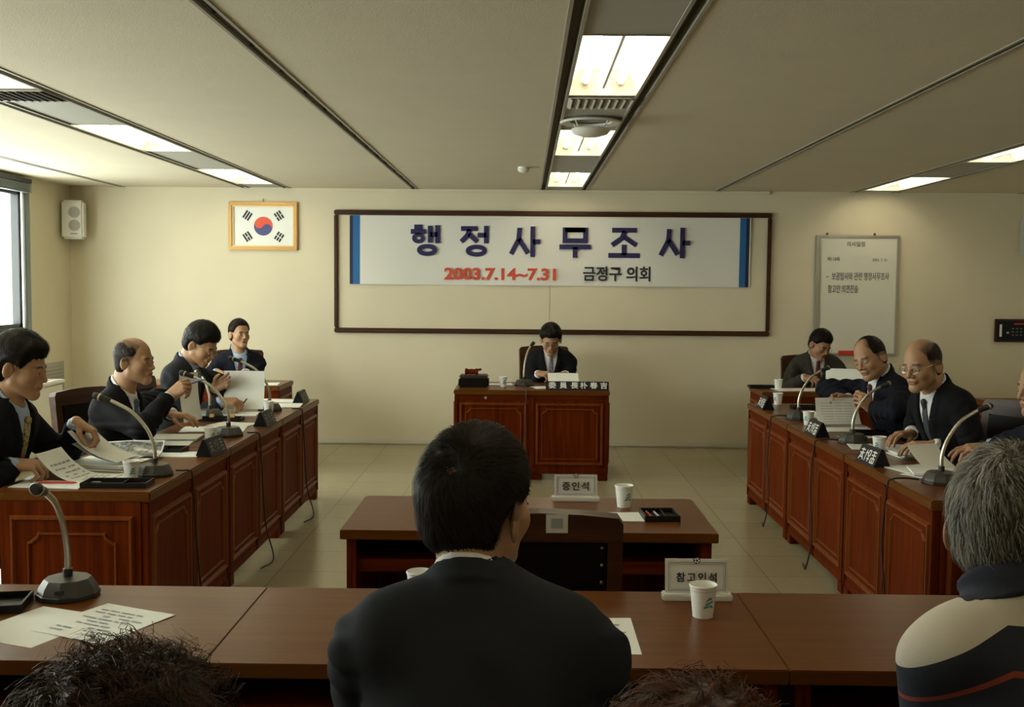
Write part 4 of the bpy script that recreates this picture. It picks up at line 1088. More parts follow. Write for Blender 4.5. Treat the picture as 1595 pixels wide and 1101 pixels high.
def person(label, head, az, hp=(0, 0), naz=None, pelvis=None, neck=None, arms=None, suit='black', shirt='white', tie=None,
           hair='black', hstyle=None, glasses=False, hs=1.0, skin=(.40, .225, .125), stripes=False, strands=None, eyes=True, build=1.0,
           res=.005, group=None, sleeves='long', bald=None, fringe=0, legs=True, gaze=-.3, knee=.42, lean_sh=0, strand_col=None, arm_k=.02):
    """head: world centre of the head; az: body heading; hp: head (pitch, roll); naz: head heading"""
    Hc = np.asarray(head, float); naz = az if naz is None else naz
    HR = euler(naz, hp[0], hp[1]); BR0 = euler(az, 0, 0)
    if neck is None: neck = Hc-HR[:, 2]*.155*hs-BR0[:, 1]*.025-np.array([0, 0, .03])
    N = np.asarray(neck, float)
    if pelvis is None: pelvis = np.array([N[0], N[1], 0])-BR0[:, 1]*.14+np.array([0, 0, .575])
    P = np.asarray(pelvis, float)
    u = nrm(N-P); r = nrm(np.cross(BR0[:, 1], u)); f = np.cross(u, r); TR = np.stack([r, f, u], 1); Lt = np.linalg.norm(N-P)
    TW = lambda q: N+TR @ np.asarray(q, float)
    root = thing('person', label, 'person', (P[0], P[1], 0), math.radians(az-90), group)
    org = (np.array([P[0], P[1], 0]), euler(az, 0, 0))
    # arms
    bs = build; SH = {'R': TW((.172*bs, .0+lean_sh, -.088)), 'L': TW((-.172*bs, .0+lean_sh, -.088))}
    hands = {}; el = {}; wr = {}
    for s_ in 'RL':
        spec = (arms or {}).get(s_)
        sx = 1 if s_ == 'R' else -1
        if spec is None: spec = dict(w=TW((sx*.13, .33, -Lt*.72)))
        w_ = np.asarray(spec['w'], float); S_ = SH[s_]; l1, l2 = .29, .25
        dv = w_-S_; D_ = np.linalg.norm(dv)
        if D_ > (l1+l2)*.995: sc_ = D_/((l1+l2)*.995); l1 *= sc_; l2 *= sc_
        dn = dv/D_; a_ = (l1*l1-l2*l2+D_*D_)/(2*D_); hgt = math.sqrt(max(l1*l1-a_*a_, 0))
        pole = np.asarray(spec.get('pole', r*sx*.5+np.array([0, 0, .02])-f*.6), float); pole = nrm(pole-dn*(pole @ dn))
        E = S_+dn*a_+pole*hgt; el[s_] = E; wr[s_] = w_
        fw = spec.get('fwd'); fw = nrm(w_-E) if fw is None else nrm(fw)
        hands[s_] = Hand(w_, fw, spec.get('palm', (0, 0, -1)), s_, spec.get('curl', .35), spec.get('thumb', .45), spec.get('spread', 1.))
    hb = lambda q: (q-Hc) @ HR/hs                     # head-frame coordinates
    # head in its own frame
    def head_sdf(q):
        d = ell(q, (0, -.014, .034), (.077, .098, .088))
        d = smin(d, ell(q, (0, .030, -.030), (.060, .062, .076)), .03)
        for sx in (-1, 1):
            d = smin(d, cone(q, (sx*.050, .0, -.060), (sx*.012, .068, -.098), .017, .018), .03)
            d = smin(d, ell(q, (sx*.043, .052, -.026), (.022, .028, .026)), .02)
        d = smin(d, ell(q, (0, .076, -.098), (.020, .016, .016)), .02)
        d = smin(d, cone(q, (-.036, .076, .017), (.036, .076, .017), .011, .011), .016)
        for sx in (-1, 1):
            d = smax(d, -ell(q, (sx*.031, .097, -.002), (.019, .012, .011)), .012)
            d = smin(d, ell(q, (sx*.031, .075, -.003), (.0165, .0135, .0125)), .005)
        n = cone(q, (0, .086, .010), (0, .105, -.030), .0075, .0105)
        for sx in (-1, 1): n = smin(n, ell(q, (sx*.0125, .094, -.036), (.0085, .011, .008)), .006)
        d = smin(d, n, .010)
        d = smin(d, ell(q, (0, .087, -.060), (.026, .012, .012)), .012)
        d = smin(d, cone(q, (-.017, .0905, -.0585), (.017, .0905, -.0585), .0045, .0045), .005)
        d = smin(d, cone(q, (-.014, .090, -.070), (.014, .090, -.070), .0055, .0055), .005)
        d = smax(d, -cone(q, (-.022, .0975, -.0642), (.022, .0975, -.0642), .0016, .0016), .004)
        for sx in (-1, 1):
            R_ = euler(90-sx*22, 0, 0).T if False else np.array([[math.cos(sx*.55), math.sin(sx*.55), 0], [-math.sin(sx*.55), math.cos(sx*.55), 0], [0, 0, 1]]).T
            e = ell(q, (sx*.085, -.013, -.010), (.0078, .0205, .0335), R_)
            e = smax(e, -ell(q, (sx*.0905, -.004, -.006), (.0045, .010, .018), R_), .004)
            d = smin(d, e, .005)
        return d
    headS = lambda p: head_sdf(hb(p))*hs
    nb = Hc+HR @ (np.array([0, -.028, -.065])*hs)
    neckS = lambda p: smin(cone(p, N+u*-.03, nb, .060*min(bs, 1.05), .053*hs), cone(p, Hc+HR @ (np.array([0, -.055, -.03])*hs), N-f*.035, .038, .045), .03)
    def armS(p, extra_u=0., extra_f=0., only=None):
        d = None
        for s_ in 'RL':
            a = cone(p, SH[s_], el[s_], .052+extra_u, .043+extra_u*.9); b_ = cone(p, el[s_], wr[s_], .043+extra_f, .0265+extra_f)
            q = smin(a, b_, .02); d = q if d is None else np.minimum(d, q)
        return d
    def torsoS(p, g=0.):
        q = (p-N) @ TR
        d = cone(q, (-.125*bs, -.01, -.075), (.125*bs, -.01, -.075), .066+g, .066+g)
        d = smin(d, ell(q, (0, .012, -.20), (.165*bs+g, .112*bs+g, .20+g)), .06)
        d = smin(d, ell(q, (0, .004, -Lt+.10), (.160*bs+g, .112*bs+g, .17+g)), .07)
        d = smin(d, cone(q, (0, -.012, .0), (-.13*bs, -.012, -.06), .058+g, .055+g), .03)
        d = smin(d, cone(q, (0, -.012, .0), (.13*bs, -.012, -.06), .058+g, .055+g), .03)
        return d
    def handsS(p):
        return np.minimum(hh['R'](p), hh['L'](p))
    hh = {k: boxed(hands[k].sdf, hands[k].lo, hands[k].hi) for k in 'RL'}
    hB = boxed(headS, Hc-.17*hs, Hc+.17*hs)
    def bodyS(p):
        d = smin(torsoS(p, -.012), armS(p), .04)
        d = smin(d, neckS(p), .025); d = smin(d, hB(p), .018); d = smin(d, handsS(p), .010)
        return d
    allp = np.array([Hc-.18, Hc+.18, P-.2, P+.2, N-.25, N+.25]+[hands[k].lo for k in 'RL']+[hands[k].hi for k in 'RL']+[el[k]-.1 for k in 'RL']+[el[k]+.1 for k in 'RL'])
    lo, hi = allp.min(0)-.02, allp.max(0)+.02; lo[2] = P[2]-.12
    v, q = polygonize(bodyS, lo, hi, res)
    # finer skin on the face
    def refine(v, q, sel):
        """split the chosen quads in four, neighbours stay joined through ngon-free triangles"""
        bm = bmesh.new(); bv = [bm.verts.new(x) for x in v]; bm.verts.ensure_lookup_table()
        for k in q: bm.faces.new([bv[i] for i in k])
        bm.edges.ensure_lookup_table(); bm.faces.ensure_lookup_table()
        es = {e for i in np.nonzero(sel)[0] for e in bm.faces[i].edges}
        bmesh.ops.subdivide_edges(bm, edges=list(es), cuts=1, use_grid_fill=True)
        bmesh.ops.triangulate(bm, faces=[g for g in bm.faces if len(g.verts) > 4])
        bmesh.ops.triangulate(bm, faces=bm.faces[:])
        bm.verts.index_update()
        V = np.array([x.co[:] for x in bm.verts]); Q = np.array([[x.index for x in g.verts] for g in bm.faces]); bm.free(); return V, Q
    fc_ = v[q].mean(1); hq = hb(fc_)
    sel = (hq[:, 1] > .035) & (np.abs(hq[:, 0]) < .07) & (hq[:, 2] < .04) & (hq[:, 2] > -.115) & (np.linalg.norm(hq, axis=1) < .16)
    if eyes: v, q = refine(v, q, sel)
    v = project(bodyS, v, 2)
    hq = hb(v); near = np.linalg.norm(hq, axis=1) < .17
    col = np.tile(np.array(skin), (len(v), 1))
    def blend(c, wgt): 
        nonlocal col
        wgt = np.clip(wgt, 0, 1)[:, None]*near[:, None]; col = col*(1-wgt)+np.array(c)*wgt
    lips = np.exp(-((np.abs(hq[:, 2]+.0645)/.0095)**4))*np.exp(-((hq[:, 0]/.023)**4))*(hq[:, 1] > .075)
    blend(np.array(skin)*np.array((.80, .55, .55)), lips*.8)
    blend(np.array(skin)*.25, np.exp(-((hq[:, 2]+.0642)/.0018)**2)*(np.abs(hq[:, 0]) < .023)*(hq[:, 1] > .07))
    bz = .0215-.9*(np.abs(hq[:, 0])-.028)**2*8
    if eyes:
        blend(np.array((.02, .014, .010)), 1.1*np.exp(-((hq[:, 2]-bz)/.0042)**4)*np.exp(-((np.abs(hq[:, 0])-.031)/.0185)**6)*(hq[:, 1] > .05))
        blend(np.array((.02, .014, .010)), .9*np.exp(-((hq[:, 2]+.0375)/.003)**4)*np.exp(-((np.abs(hq[:, 0])-.010)/.0045)**4)*(hq[:, 1] > .09))
    if bald is not None:
        zl_ = np.interp(hq[:, 1], *zip(*SIDE))
        for c, rr in bald:
            be = ell(hq, c, rr); blend(np.array(skin)*.12, .75*np.exp(-(np.maximum(-be, 0)/.014)**1.5)*np.clip((hq[:, 2]-zl_)/.02, 0, 1)*(hq[:, 2] > .0))
    cheek = np.exp(-(((np.abs(hq[:, 0])-.045)/.02)**2+((hq[:, 2]+.03)/.02)**2))*(hq[:, 1] > .03)
    blend(np.array(skin)*np.array((1.1, .88, .85)), cheek*.35)
    body = np_mesh('body', v, q, SKIN, root, org, col)
    # eyes
    if eyes:
        for sx in (-1, 1):
            c = np.array([sx*.031, .0865, -.0045]); g = MB()
            xf = Matrix(((*(HR[0]*hs), 0), (*(HR[1]*hs), 0), (*(HR[2]*hs), 0), (0, 0, 0, 1)))
            inv = org[1].T
            def HW(p): 
                wv = Hc+HR @ (np.asarray(p)*hs); return tuple(inv @ (wv-org[0]))
            n = 12; vs = []; fs = []
            def lens(cx, cy, cz, rx, ry, rz, mi):
                b0_ = len(g.v); V = []
                for i in range(7):
                    t = -PI/2+PI*i/6
                    for k in range(n):
                        a = 2*PI*k/n; V.append(HW((cx+rx*math.cos(t)*math.cos(a), cy+ry*math.sin(t), cz+rz*math.cos(t)*math.sin(a))))
                F = [(i*n+k, i*n+(k+1) % n, (i+1)*n+(k+1) % n, (i+1)*n+k) for i in range(6) for k in range(n)]
                g.mi = mi; g.add(V, F)
            lens(c[0], c[1], c[2], .0135, .0035, .0042, 0)
            lens(c[0], c[1]+.0018, c[2]+gaze*.004, .0052, .0028, .0040, 1)
            g.mi = 1
            g.tube([HW((c[0]+.0145*t, c[1]+.0030-.004*t*t, c[2]+.0040-.0035*t*t)) for t in (-1, -.6, -.2, .2, .6, 1)], .0013, 6)
            g.build('eye', [EYEW, IRIS], root, smooth=60.)
    # hair
    ST = dict(line=[(-.12, -.092), (-.07, -.088), (-.035, -.070), (-.018, -.030), (.006, -.018), (.026, .004), (.040, .036), (.060, .056), (.085, .062)], t=.014, top=.010)
    ST.update(hstyle or {})
    ys_, zs_ = zip(*ST['line'])
    def hairS(p):
        q = hb(p)
        wv = .0022*np.sin(q[:, 0]*170+3*np.sin(q[:, 2]*60))*np.sin(q[:, 1]*120+q[:, 0]*40)
        g = ST['t']; d = ell(q, (0, -.014, .034), (.077+g, .098+g, .088+g+ST['top']))
        d = smin(d, ell(q, (0, -.045, -.035), (.060+g*.5, .052+g*.6, .055)), .03)
        zl0 = np.interp(q[:, 1], ys_, zs_)
        d = d+(g+.004)*(1-np.clip((q[:, 2]-zl0)/ST.get('taper', .045), 0, 1)**.6)*.85
        if fringe: d = smin(d, ell(q, (.012*fringe, .050, .098), (.058, .038, .024)), .02)
        d = d+wv*ST.get('rough', 1.)
        zl = np.interp(q[:, 1], ys_, zs_)+.0025*np.sin(q[:, 0]*260)*np.sin(q[:, 1]*190)
        d = smax(d, (zl-q[:, 2])*.75, .012)
        if bald is not None:
            for c, rr in bald:
                be = ell(q, c, rr); d = smax(d+(g+.004)*.9*(1-np.clip(be/.035, 0, 1)**.7), -be, .006)
        ear = ell(q, (0, -.002, -.012), (.12, .0245, .032)); d = d+np.where(np.abs(q[:, 0]) > .04, (g+.002)*.8*(1-np.clip(ear/.03, 0, 1)), 0); d = smax(d, -np.where(np.abs(q[:, 0]) > .04, ear, 1.), .006)
        return smax(d, -(head_sdf(q)+.004), .002)*hs
    if hair:
        hv, hq_ = polygonize(hairS, Hc-.17*hs, Hc+.17*hs, .0042)
        if len(hv):
            hv = project(hairS, hv, 1)
            hm = HAIRS[hair] if hair in HAIRS else hair
            ho = np_mesh('hair', hv, hq_, hm, root, org)
            if strands: grow_strands(ho, hv, hairS, Hc, HR, hs, org, strand_col, ST['line'], **strands)
    if glasses:
        inv = org[1].T
        HW = lambda p: tuple(inv @ (Hc+HR @ (np.asarray(p, float)*hs)-org[0]))
        g = MB(); ln = MB()
        for sx in (-1, 1):
            rim = [HW((sx*.033+.0235*math.cos(t)*(1 if abs(math.cos(t)) < 2 else 1), .1005-.006*abs(math.cos(t))*(1 if sx*math.cos(t) > 0 else .3), -.005+.0165*math.sin(t))) for t in np.linspace(0, 2*PI, 25)]
            g.tube(rim, .0011, 6)
            g.tube(smooth_pts([HW((sx*.057, .094, .003)), HW((sx*.074, .07, .006)), HW((sx*.083, .0, .006)), HW((sx*.081, -.018, -.010))], 4), .0011, 6)
            i0 = [HW((sx*.033+.0225*math.cos(t), .0998-.006*abs(math.cos(t))*(1 if sx*math.cos(t) > 0 else .3), -.005+.0155*math.sin(t))) for t in np.linspace(0, 2*PI, 25)[:-1]]
            ln.add(i0, [tuple(range(24))])
        g.tube(smooth_pts([HW((-.0095, .0995, .0)), HW((0, .103, .003)), HW((.0095, .0995, .0))], 4), .0011, 6)
        go = g.build('spectacles', GLASSM, root, smooth=60.); ln.build('lenses', LENS, go)
    # clothing
    CR = .007
    q_of = lambda p: (p-N) @ TR
    def vw(z): return np.interp(z, [-.30, -.26, -.02, .05], [-.02, .0, .058, .070])
    def neckhole(q, rr): return cone(q, (0, .03, .10), (0, .0, -.02), rr, rr)
    def sleeves_S(p, eu, ef, stop):
        d = None
        for s_ in 'RL':
            if stop is None:                     # short sleeves
                E2 = SH[s_]+(el[s_]-SH[s_])*.97; q = cone(p, SH[s_], E2, .052+eu, .056+eu)
                ax = nrm(el[s_]-SH[s_]); q = smax(q, (p-(SH[s_]+(el[s_]-SH[s_])*.97)) @ ax, .008)
            else:
                ax = nrm(wr[s_]-el[s_]); W2 = wr[s_]+ax*stop
                a = cone(p, SH[s_], el[s_], .054+eu, .047+eu); b_ = cone(p, el[s_], W2, .047+ef, .033+ef)
                tt_ = (p-el[s_]) @ ax
                wr_ = .003*np.sin(tt_*95+4*np.sin(p[:, 2]*30))+.0035*np.sin(tt_*60+p[:, 0]*40)*np.exp(-(tt_/.1)**2)
                q = smin(a, smax(b_, tt_-np.linalg.norm(W2-el[s_]), .006), .03)+wr_
            d = q if d is None else np.minimum(d, q)
        return d
    def fold(q): return (.0028*np.sin(q[:, 2]*45+q[:, 0]*22+2*np.sin(q[:, 0]*18))+.002*np.sin(q[:, 0]*38-q[:, 2]*21+q[:, 1]*30))*np.clip(-q[:, 2]*6, 0, 1)-.002*np.exp(-(q[:, 0]/.0025)**2)*(q[:, 1] < -.03)*0
    if not stripes and suit:
        def shirtS(p):
            q = q_of(p); d = smax(torsoS(p, .002), q[:, 2]-.012, .01)
            d = smin(d, smax(smin(torsoS(p, -.012), neckS(p), .025)-.009, np.abs(q[:, 2]-.024+.42*(q[:, 1]-.0))-.024, .005), .012)
            return smax(d, -(smin(torsoS(p, -.012), neckS(p), .025)+.003), .003)
        def shirt_full(p):
            return np.minimum(shirtS(p), sleeves_S(p, .006, .004, .006))
        slo, shi = allp.min(0)-.03, allp.max(0)+.03; slo[2] = P[2]-.04
        sv, sq = polygonize(shirt_full, slo, shi, .006)
        np_mesh('shirt', sv, sq, CLOTH[shirt], root, org)
        def jackS(p):
            q = q_of(p); z = q[:, 2]
            t = torsoS(p, .016)+fold(q)
            s = sleeves_S(p, .014, .014, -.018)
            d = smin(t, s, arm_k)
            x = np.abs(q[:, 0]); front = np.clip((q[:, 1]-.01)/.03, 0, 1)
            edge = x-vw(z)
            lap = np.clip(1-np.abs(edge-.022)/.024, 0, 1)**.35*front*(z > -.27)*(z < .02)*(np.abs(z+.075)*3 > np.clip(.05-edge, 0, .1)*0)
            notch = (np.abs(z+.085-(edge-.02)*.3) < .004)
            d = d-.0055*lap*np.where(notch, 0, 1)
            d = smax(d, np.where(q[:, 1] > .0, -(edge), -1.)*.8*np.where(z > -.28, 1, 0)-np.where(z > -.28, 0, 1.), .003)
            d = np.minimum(d, smax(smin(torsoS(p, -.012), neckS(p), .025)-.0205, np.maximum(np.abs(z-.010+.42*q[:, 1])-.022, q[:, 1]-.045), .005))
            pts = [(.060, .055, -.035), (.072, .018, .004), (.058, -.040, .030), (0, -.066, .038), (-.058, -.040, .030), (-.072, .018, .004), (-.060, .055, -.035)]
            c = None
            for a, b_ in zip(pts[:-1], pts[1:]):
                k_ = cone(q, a, b_, .0085, .0085); c = k_ if c is None else np.minimum(c, k_)
            d = smin(d, c, .016)
            d = smax(d, -np.where(q[:, 1] > .02, cone(q, (0, -.004, -.03), (0, .035, .12), .058, .060), smin(torsoS(p, -.012), neckS(p), .025)-.006+np.clip(.022-z, 0, .03)*3), .004)
            # button line
            return d+.0025*np.exp(-(q[:, 0]/.003)**2)*(q[:, 1] > 0)*(z < -.26)
        jv, jq = polygonize(jackS, slo-np.array([0, 0, .04]), shi, .0058)
        jo = np_mesh('jacket', jv, jq, CLOTH[suit], root, org)
        if tie:
            def tieS(p):
                q = q_of(p); z = q[:, 2]
                wd_ = np.interp(z, [-.45, -.30, -.05, -.03], [.042, .036, .018, .017])
                d = np.maximum(torsoS(p, .0095), np.abs(q[:, 0])-wd_); d = np.maximum(d, np.maximum(z+.03, -.38-z)); d = np.maximum(d, .02-q[:, 1])
                k_ = cone(q, (0, .082, -.012), (0, .092, -.042), .017, .012)
                return np.minimum(d, k_)
            tv, tq = polygonize(tieS, N-.5, N+.2, .005)
            if len(tv): np_mesh('necktie', tv, tq, CLOTH[tie], root, org)
    else:
        def poloS(p):
            q = q_of(p); d = smin(torsoS(p, .014)+fold(q)*1.3, smax(sleeves_S(p, .014, 0, None), -1+0*q[:, 0], .01), .03)
            return smax(d, -cone(q, (0, -.004, -.03), (0, .03, .12), .058, .066), .006)
        slo, shi = allp.min(0)-.03, allp.max(0)+.03; slo[2] = P[2]-.06
        pv, pq = polygonize(poloS, slo, shi, .0055)
        np_mesh('polo_shirt' if stripes else 'blouse', pv, pq, stripes or CLOTH[shirt], root, org)
        if stripes:
            def collS(p):
                q = q_of(p)
                b0 = smin(torsoS(p, -.012), neckS(p), .025)
                d = np.maximum(b0-.030+.004*np.sin(q[:, 2]*80), .012-b0)
                return smax(d, np.abs(q[:, 2]-.022+.35*q[:, 1])-.030, .004)
            cv, cq = polygonize(collS, N-.14, N+.14, .0045)
            np_mesh('polo_collar', cv, cq, mat('collar_navy', (.012, .014, .028), .8, bump=.3, bscale=400), root, org)
    if legs:
        kn = {s_: P+BR0[:, 0]*(.11 if s_ == 'R' else -.11)+BR0[:, 1]*knee+np.array([0, 0, .515-P[2]]) for s_ in 'RL'}
        an = {s_: np.array([*(kn[s_]-BR0[:, 1]*.02)[:2], .09]) for s_ in 'RL'}
        def legS(p):
            d = ell((p-P) @ BR0, (0, 0, -.01), (.185*bs, .14, .10))
            for s_ in 'RL':
                hp_ = P+BR0[:, 0]*(.09 if s_ == 'R' else -.09)
                l = smin(cone(p, hp_, kn[s_], .085, .066), cone(p, kn[s_], an[s_], .063, .056), .03); d = smin(d, l, .03)
            return smax(d, .075-p[:, 2], .005)
        pts = np.array([P-.22, P+.22]+[kn[k]-.1 for k in kn]+[kn[k]+.1 for k in kn]); l0, l1_ = pts.min(0), pts.max(0); l0[2] = .05
        lv, lq = polygonize(legS, l0, l1_, .013)
        np_mesh('trousers', lv, lq, CLOTH['trousers'], root, org)
        for s_ in 'RL':
            A_ = an[s_]; F_ = BR0[:, 1]
            def shoeS(p):
                q = (p-np.array([A_[0], A_[1], 0])) @ BR0
                d = smin(ell(q, (0, .08, .032), (.046, .13, .038)), ell(q, (0, -.01, .05), (.042, .06, .05)), .02)
                return smax(d, .002-p[:, 2], .004)
            sv_, sq_ = polygonize(shoeS, np.array([A_[0]-.25, A_[1]-.25, -.01]), np.array([A_[0]+.25, A_[1]+.25, .13]), .010)
            np_mesh('shoe', sv_, sq_, CLOTH['shoe'], root, org)
    root['_hand'] = 0; del root['_hand']
    return root, hands

def grow_strands(ho, hv, hairS, Hc, HR, hs, org, colf, line, n=5000, length=.05, seg=7, crown=(.0, -.07, .10), lift=.006, width=.0011, curl=0, jitter=.25, down=.6, swirl=.4, zmin=-.2, thin=0, colr=((.014, .010, .008), (.03, .022, .016))):
    """individual strands lying over the hair surface, combed away from the crown whorl"""
    g = np.random.default_rng(3)
    p = hv[g.integers(0, len(hv), n)]+g.normal(0, .002, (n, 3))
    ln = length*g.uniform(.6, 1.2, n); ph = g.uniform(0, 2*PI, n) if curl < .005 else 3*np.sin(p[:, 0]*55+p[:, 1]*30)+3*np.sin(p[:, 2]*60-p[:, 0]*25)+g.normal(0, .35, n); lf = g.uniform(.0, 1, n)**2*lift
    cr = Hc+HR @ (np.array(crown)*hs); dn = -HR[:, 2]
    ys_, zs_ = zip(*line); ok = (np.linalg.norm(p-(Hc+HR @ (np.array(crown)*hs)), axis=1) > thin) | (g.uniform(0, 1, n) < .35); frozen = np.zeros(n, bool)
    rows = []; base_off = g.normal(0, jitter, (n, 3))
    if curl >= .005: base_off += .45*np.stack([np.sin(p[:, 1]*48+p[:, 2]*31), np.sin(p[:, 2]*44+p[:, 0]*37), np.sin(p[:, 0]*41+p[:, 1]*29)], 1)
    nrmv = None
    for k in range(seg+1):
        e = .001; d = hairS(p); gr = np.stack([hairS(p+np.eye(3)[i]*e)-d for i in range(3)], 1)/e
        gn = gr/np.maximum(np.linalg.norm(gr, axis=1), 1e-6)[:, None]
        p = p-np.clip(d, -.01, .01)[:, None]*gn
        rel = p-cr; rel = rel/np.maximum(np.linalg.norm(rel, axis=1), 1e-6)[:, None]
        t = rel+dn*down+np.cross(gn, rel)*swirl+base_off
        t = t-gn*(t*gn).sum(1)[:, None]; t = t/np.maximum(np.linalg.norm(t, axis=1), 1e-6)[:, None]
        b_ = np.cross(gn, t)
        u_ = k/seg
        off = gn*(lf*math.sin(min(1, u_*1.3)*PI*.5)+.0008)[:, None]
        if curl: off = off+(b_*np.sin(ph+u_*9)[:, None]+gn*(1+np.cos(ph+u_*9))[:, None])*curl*min(1, u_*2)
        wv = width*(1-.75*u_)
        rows.append((p+off-b_*wv, p+off+b_*wv))
        qh = (p-Hc) @ HR/hs
        frozen |= qh[:, 2] < np.interp(qh[:, 1], ys_, zs_)-.004
        ok &= ~((np.abs(qh[:, 0]) > .058) & (((qh[:, 1]+.010)/.034)**2+((qh[:, 2]+.012)/.042)**2 < 1)) & (np.abs(d) < .02)
        p = p+t*(ln/seg*np.where(frozen, 0, 1))[:, None]
    V = np.stack([x for r_ in rows for x in r_], 1).reshape(-1, 3); W = 2*(seg+1)
    idx = np.arange(n)[:, None]*W
    Q = np.concatenate([idx+np.array([2*k, 2*k+1, 2*k+3, 2*k+2]) for k in range(seg)])
    if colf is None:
        c0, c1 = np.array(colr[0]), np.array(colr[1]); a = g.uniform(0, 1, n)[:, None]; c = c0+(c1-c0)*a
    else: c = colf((rows[0][0]-Hc) @ HR/hs, g)
    Q = Q[np.tile(ok, seg)]
    o = np_mesh('hair_strands', V, Q, STRAND, ho, org, np.repeat(c, W, 0))
    o['kind'] = 'stuff'
    return o
# ------------------------------------------------------------------ the people
def seat(lab, root, az, top=.97, dx=.03, rz=0, arms=True):
    a = math.radians(az); chair(lab, (root.location.x+dx*math.cos(a), root.location.y+dx*math.sin(a), 0), az+rz, top, group='black leather armchairs' if arms else 'audience chairs', arms=arms)
THIN = dict(n=2200, length=.03, crown=(.0, -.06, .09), lift=.0025, width=.0009, swirl=.1, jitter=.15, down=.9, seg=5, colr=((.010, .007, .005), (.03, .02, .013)))
THICK = dict(n=2600, length=.045, crown=(.01, -.05, .11), lift=.007, width=.0010, swirl=.2, jitter=.25, down=.5, seg=5, colr=((.006, .005, .004), (.022, .016, .012)))
BALD_TOP = [((0, .045, .125), (.060, .115, .075))]
def LAP(x, y): return dict(R=dict(w=(x+.1, y+.08, .70), fwd=(-.5, .8, -.1), pole=(.25, -.6, -1)), L=dict(w=(x-.1, y+.08, .70), fwd=(.5, .8, -.1), pole=(-.25, -.6, -1)))
BALD_HI = [((0, .075, .10), (.058, .075, .070))]
def pen_in(hand, label, m, L=.14, d=(0, 0, 1)):
    a = (hand.tip+hand.thumbtip)/2; d = nrm(d); p0 = a-d*.045; p1 = p0+d*L
    o = MB().tube([(0, 0, 0), tuple(d*.012), tuple(d*(L-.01)), tuple(d*L)], [.0012, .0042, .0042, .003], 8).build('pen', M[m], loc=tuple(p0), smooth=True); tag(o, label, 'pen')

# window-side row
r_, h = person('thick-haired man in a black suit and patterned gold tie, nearest in the window-side row', (-2.175, 4.60, 1.222), -2, (-13, 0), 3, neck=(-2.215, 4.60, 1.04), pelvis=(-2.45, 4.61, .575),
    arms=dict(R=dict(w=(-2.155, 4.49, .818), fwd=(1, .12, -.06), palm=(.1, .3, -1), curl=(.55, .62, .7, .75), thumb=.75),
              L=dict(w=(-2.035, 4.83, .955), pole=(-.25, .35, -.7), fwd=(.85, .05, -.45), palm=(-.55, -.2, -.8), curl=(.55, .6, .65, .7), thumb=.7)),
    suit='black', shirt='blue', tie='tie_gold', hair='black', hs=1.07, fringe=1,
    hstyle=dict(t=.020, top=.014, rough=.45, line=[(-.12, -.10), (-.07, -.095), (-.035, -.07), (-.018, -.03), (.006, -.018), (.026, -.02), (.040, .02), (.060, .048), (.085, .055)]), strands=dict(THICK, n=4000))
seat('black leather armchair under the man in the patterned gold tie', r_, -2, .97, -.03)
pen_in(h['R'], 'dark pen in the writing hand of the man in the patterned gold tie', 'tray', .13, (-.35, -.2, .9))
r_, h = person('balding man in a black suit and teal tie holding up a pen', (-2.10, 5.75, 1.168), -6, (-3, 0), -8, neck=(-2.165, 5.755, .985),
    arms=dict(R=dict(w=(-1.885, 5.66, .985), fwd=(.75, .15, .60), palm=(.3, .8, -.3), curl=(.6, .75, .85, .9), thumb=.8, pole=(-.2, -.7, -.5)),
              L=dict(w=(-1.99, 6.02, .845), fwd=(.9, -.2, -.03), curl=.3)),
    suit='black', shirt='white', tie='tie_teal', hair='thin', hs=1.02, bald=BALD_TOP, hstyle=dict(t=.002, top=.0, rough=.2, line=SIDE), strands=THIN)
chair('black leather chair turned aside behind the balding man who holds up a pen', (-2.25, 5.90, 0), -25, 1.0, group='black leather armchairs', wd=.44, arms=False)
pen_in(h['R'], 'blue pen held up by the balding man in the teal tie', 'blue', .14, (.75, .1, .25))
r_, h = person('man in glasses and a charcoal suit leaning over raised white papers', (-2.115, 7.0, 1.185), -8, (-30, 0), -14, neck=(-2.215, 7.02, 1.05),
    arms=dict(L=dict(w=(-2.04, 7.02, .900), fwd=(.8, -.1, .45), palm=(.2, -.9, .1), curl=(.3, .4, .5, .55), thumb=.5),
              R=dict(w=(-1.965, 6.92, .822), pole=(-.8, -.15, -.15), fwd=(.95, .1, -.02), palm=(.1, .4, -.9), curl=(.5, .6, .7, .75), thumb=.75)),
    suit='charcoal', shirt='blue', tie='tie_dark', hair='black', hs=1.05, glasses=True, hstyle=dict(t=.021, top=.016, rough=.6), strands=THICK)
seat('black leather armchair under the leaning man in the charcoal suit', r_, -8)
pen_in(h['R'], 'dark pen in the writing hand of the leaning man in glasses', 'tray', .13, (.5, -.2, .6))
r_, h = person('man in a dark suit sitting upright at the back left side desk, facing the room', (-2.545, 9.56, 1.135), -72, (0, 0), -48,
    suit='navy', shirt='blue', tie='tie_red', hair='dark', hs=1.0, build=.97, hstyle=dict(t=.013, top=.008, line=[(-.12, -.092), (-.07, -.088), (-.035, -.070), (-.018, -.030), (.006, -.018), (.026, .004), (.040, .046), (.060, .076), (.085, .082)], rough=.4), strands=dict(THICK, lift=.004), gaze=0,
    arms=dict(R=dict(w=(-2.66, 9.26, .818), pole=(-.4, .8, -.1), fwd=(.5, -.8, 0)), L=dict(w=(-2.42, 9.27, .818), pole=(0, .9, -.1), fwd=(-.2, -.9, 0))))
seat('black leather armchair under the upright man at the back left side desk', r_, -72, .98)
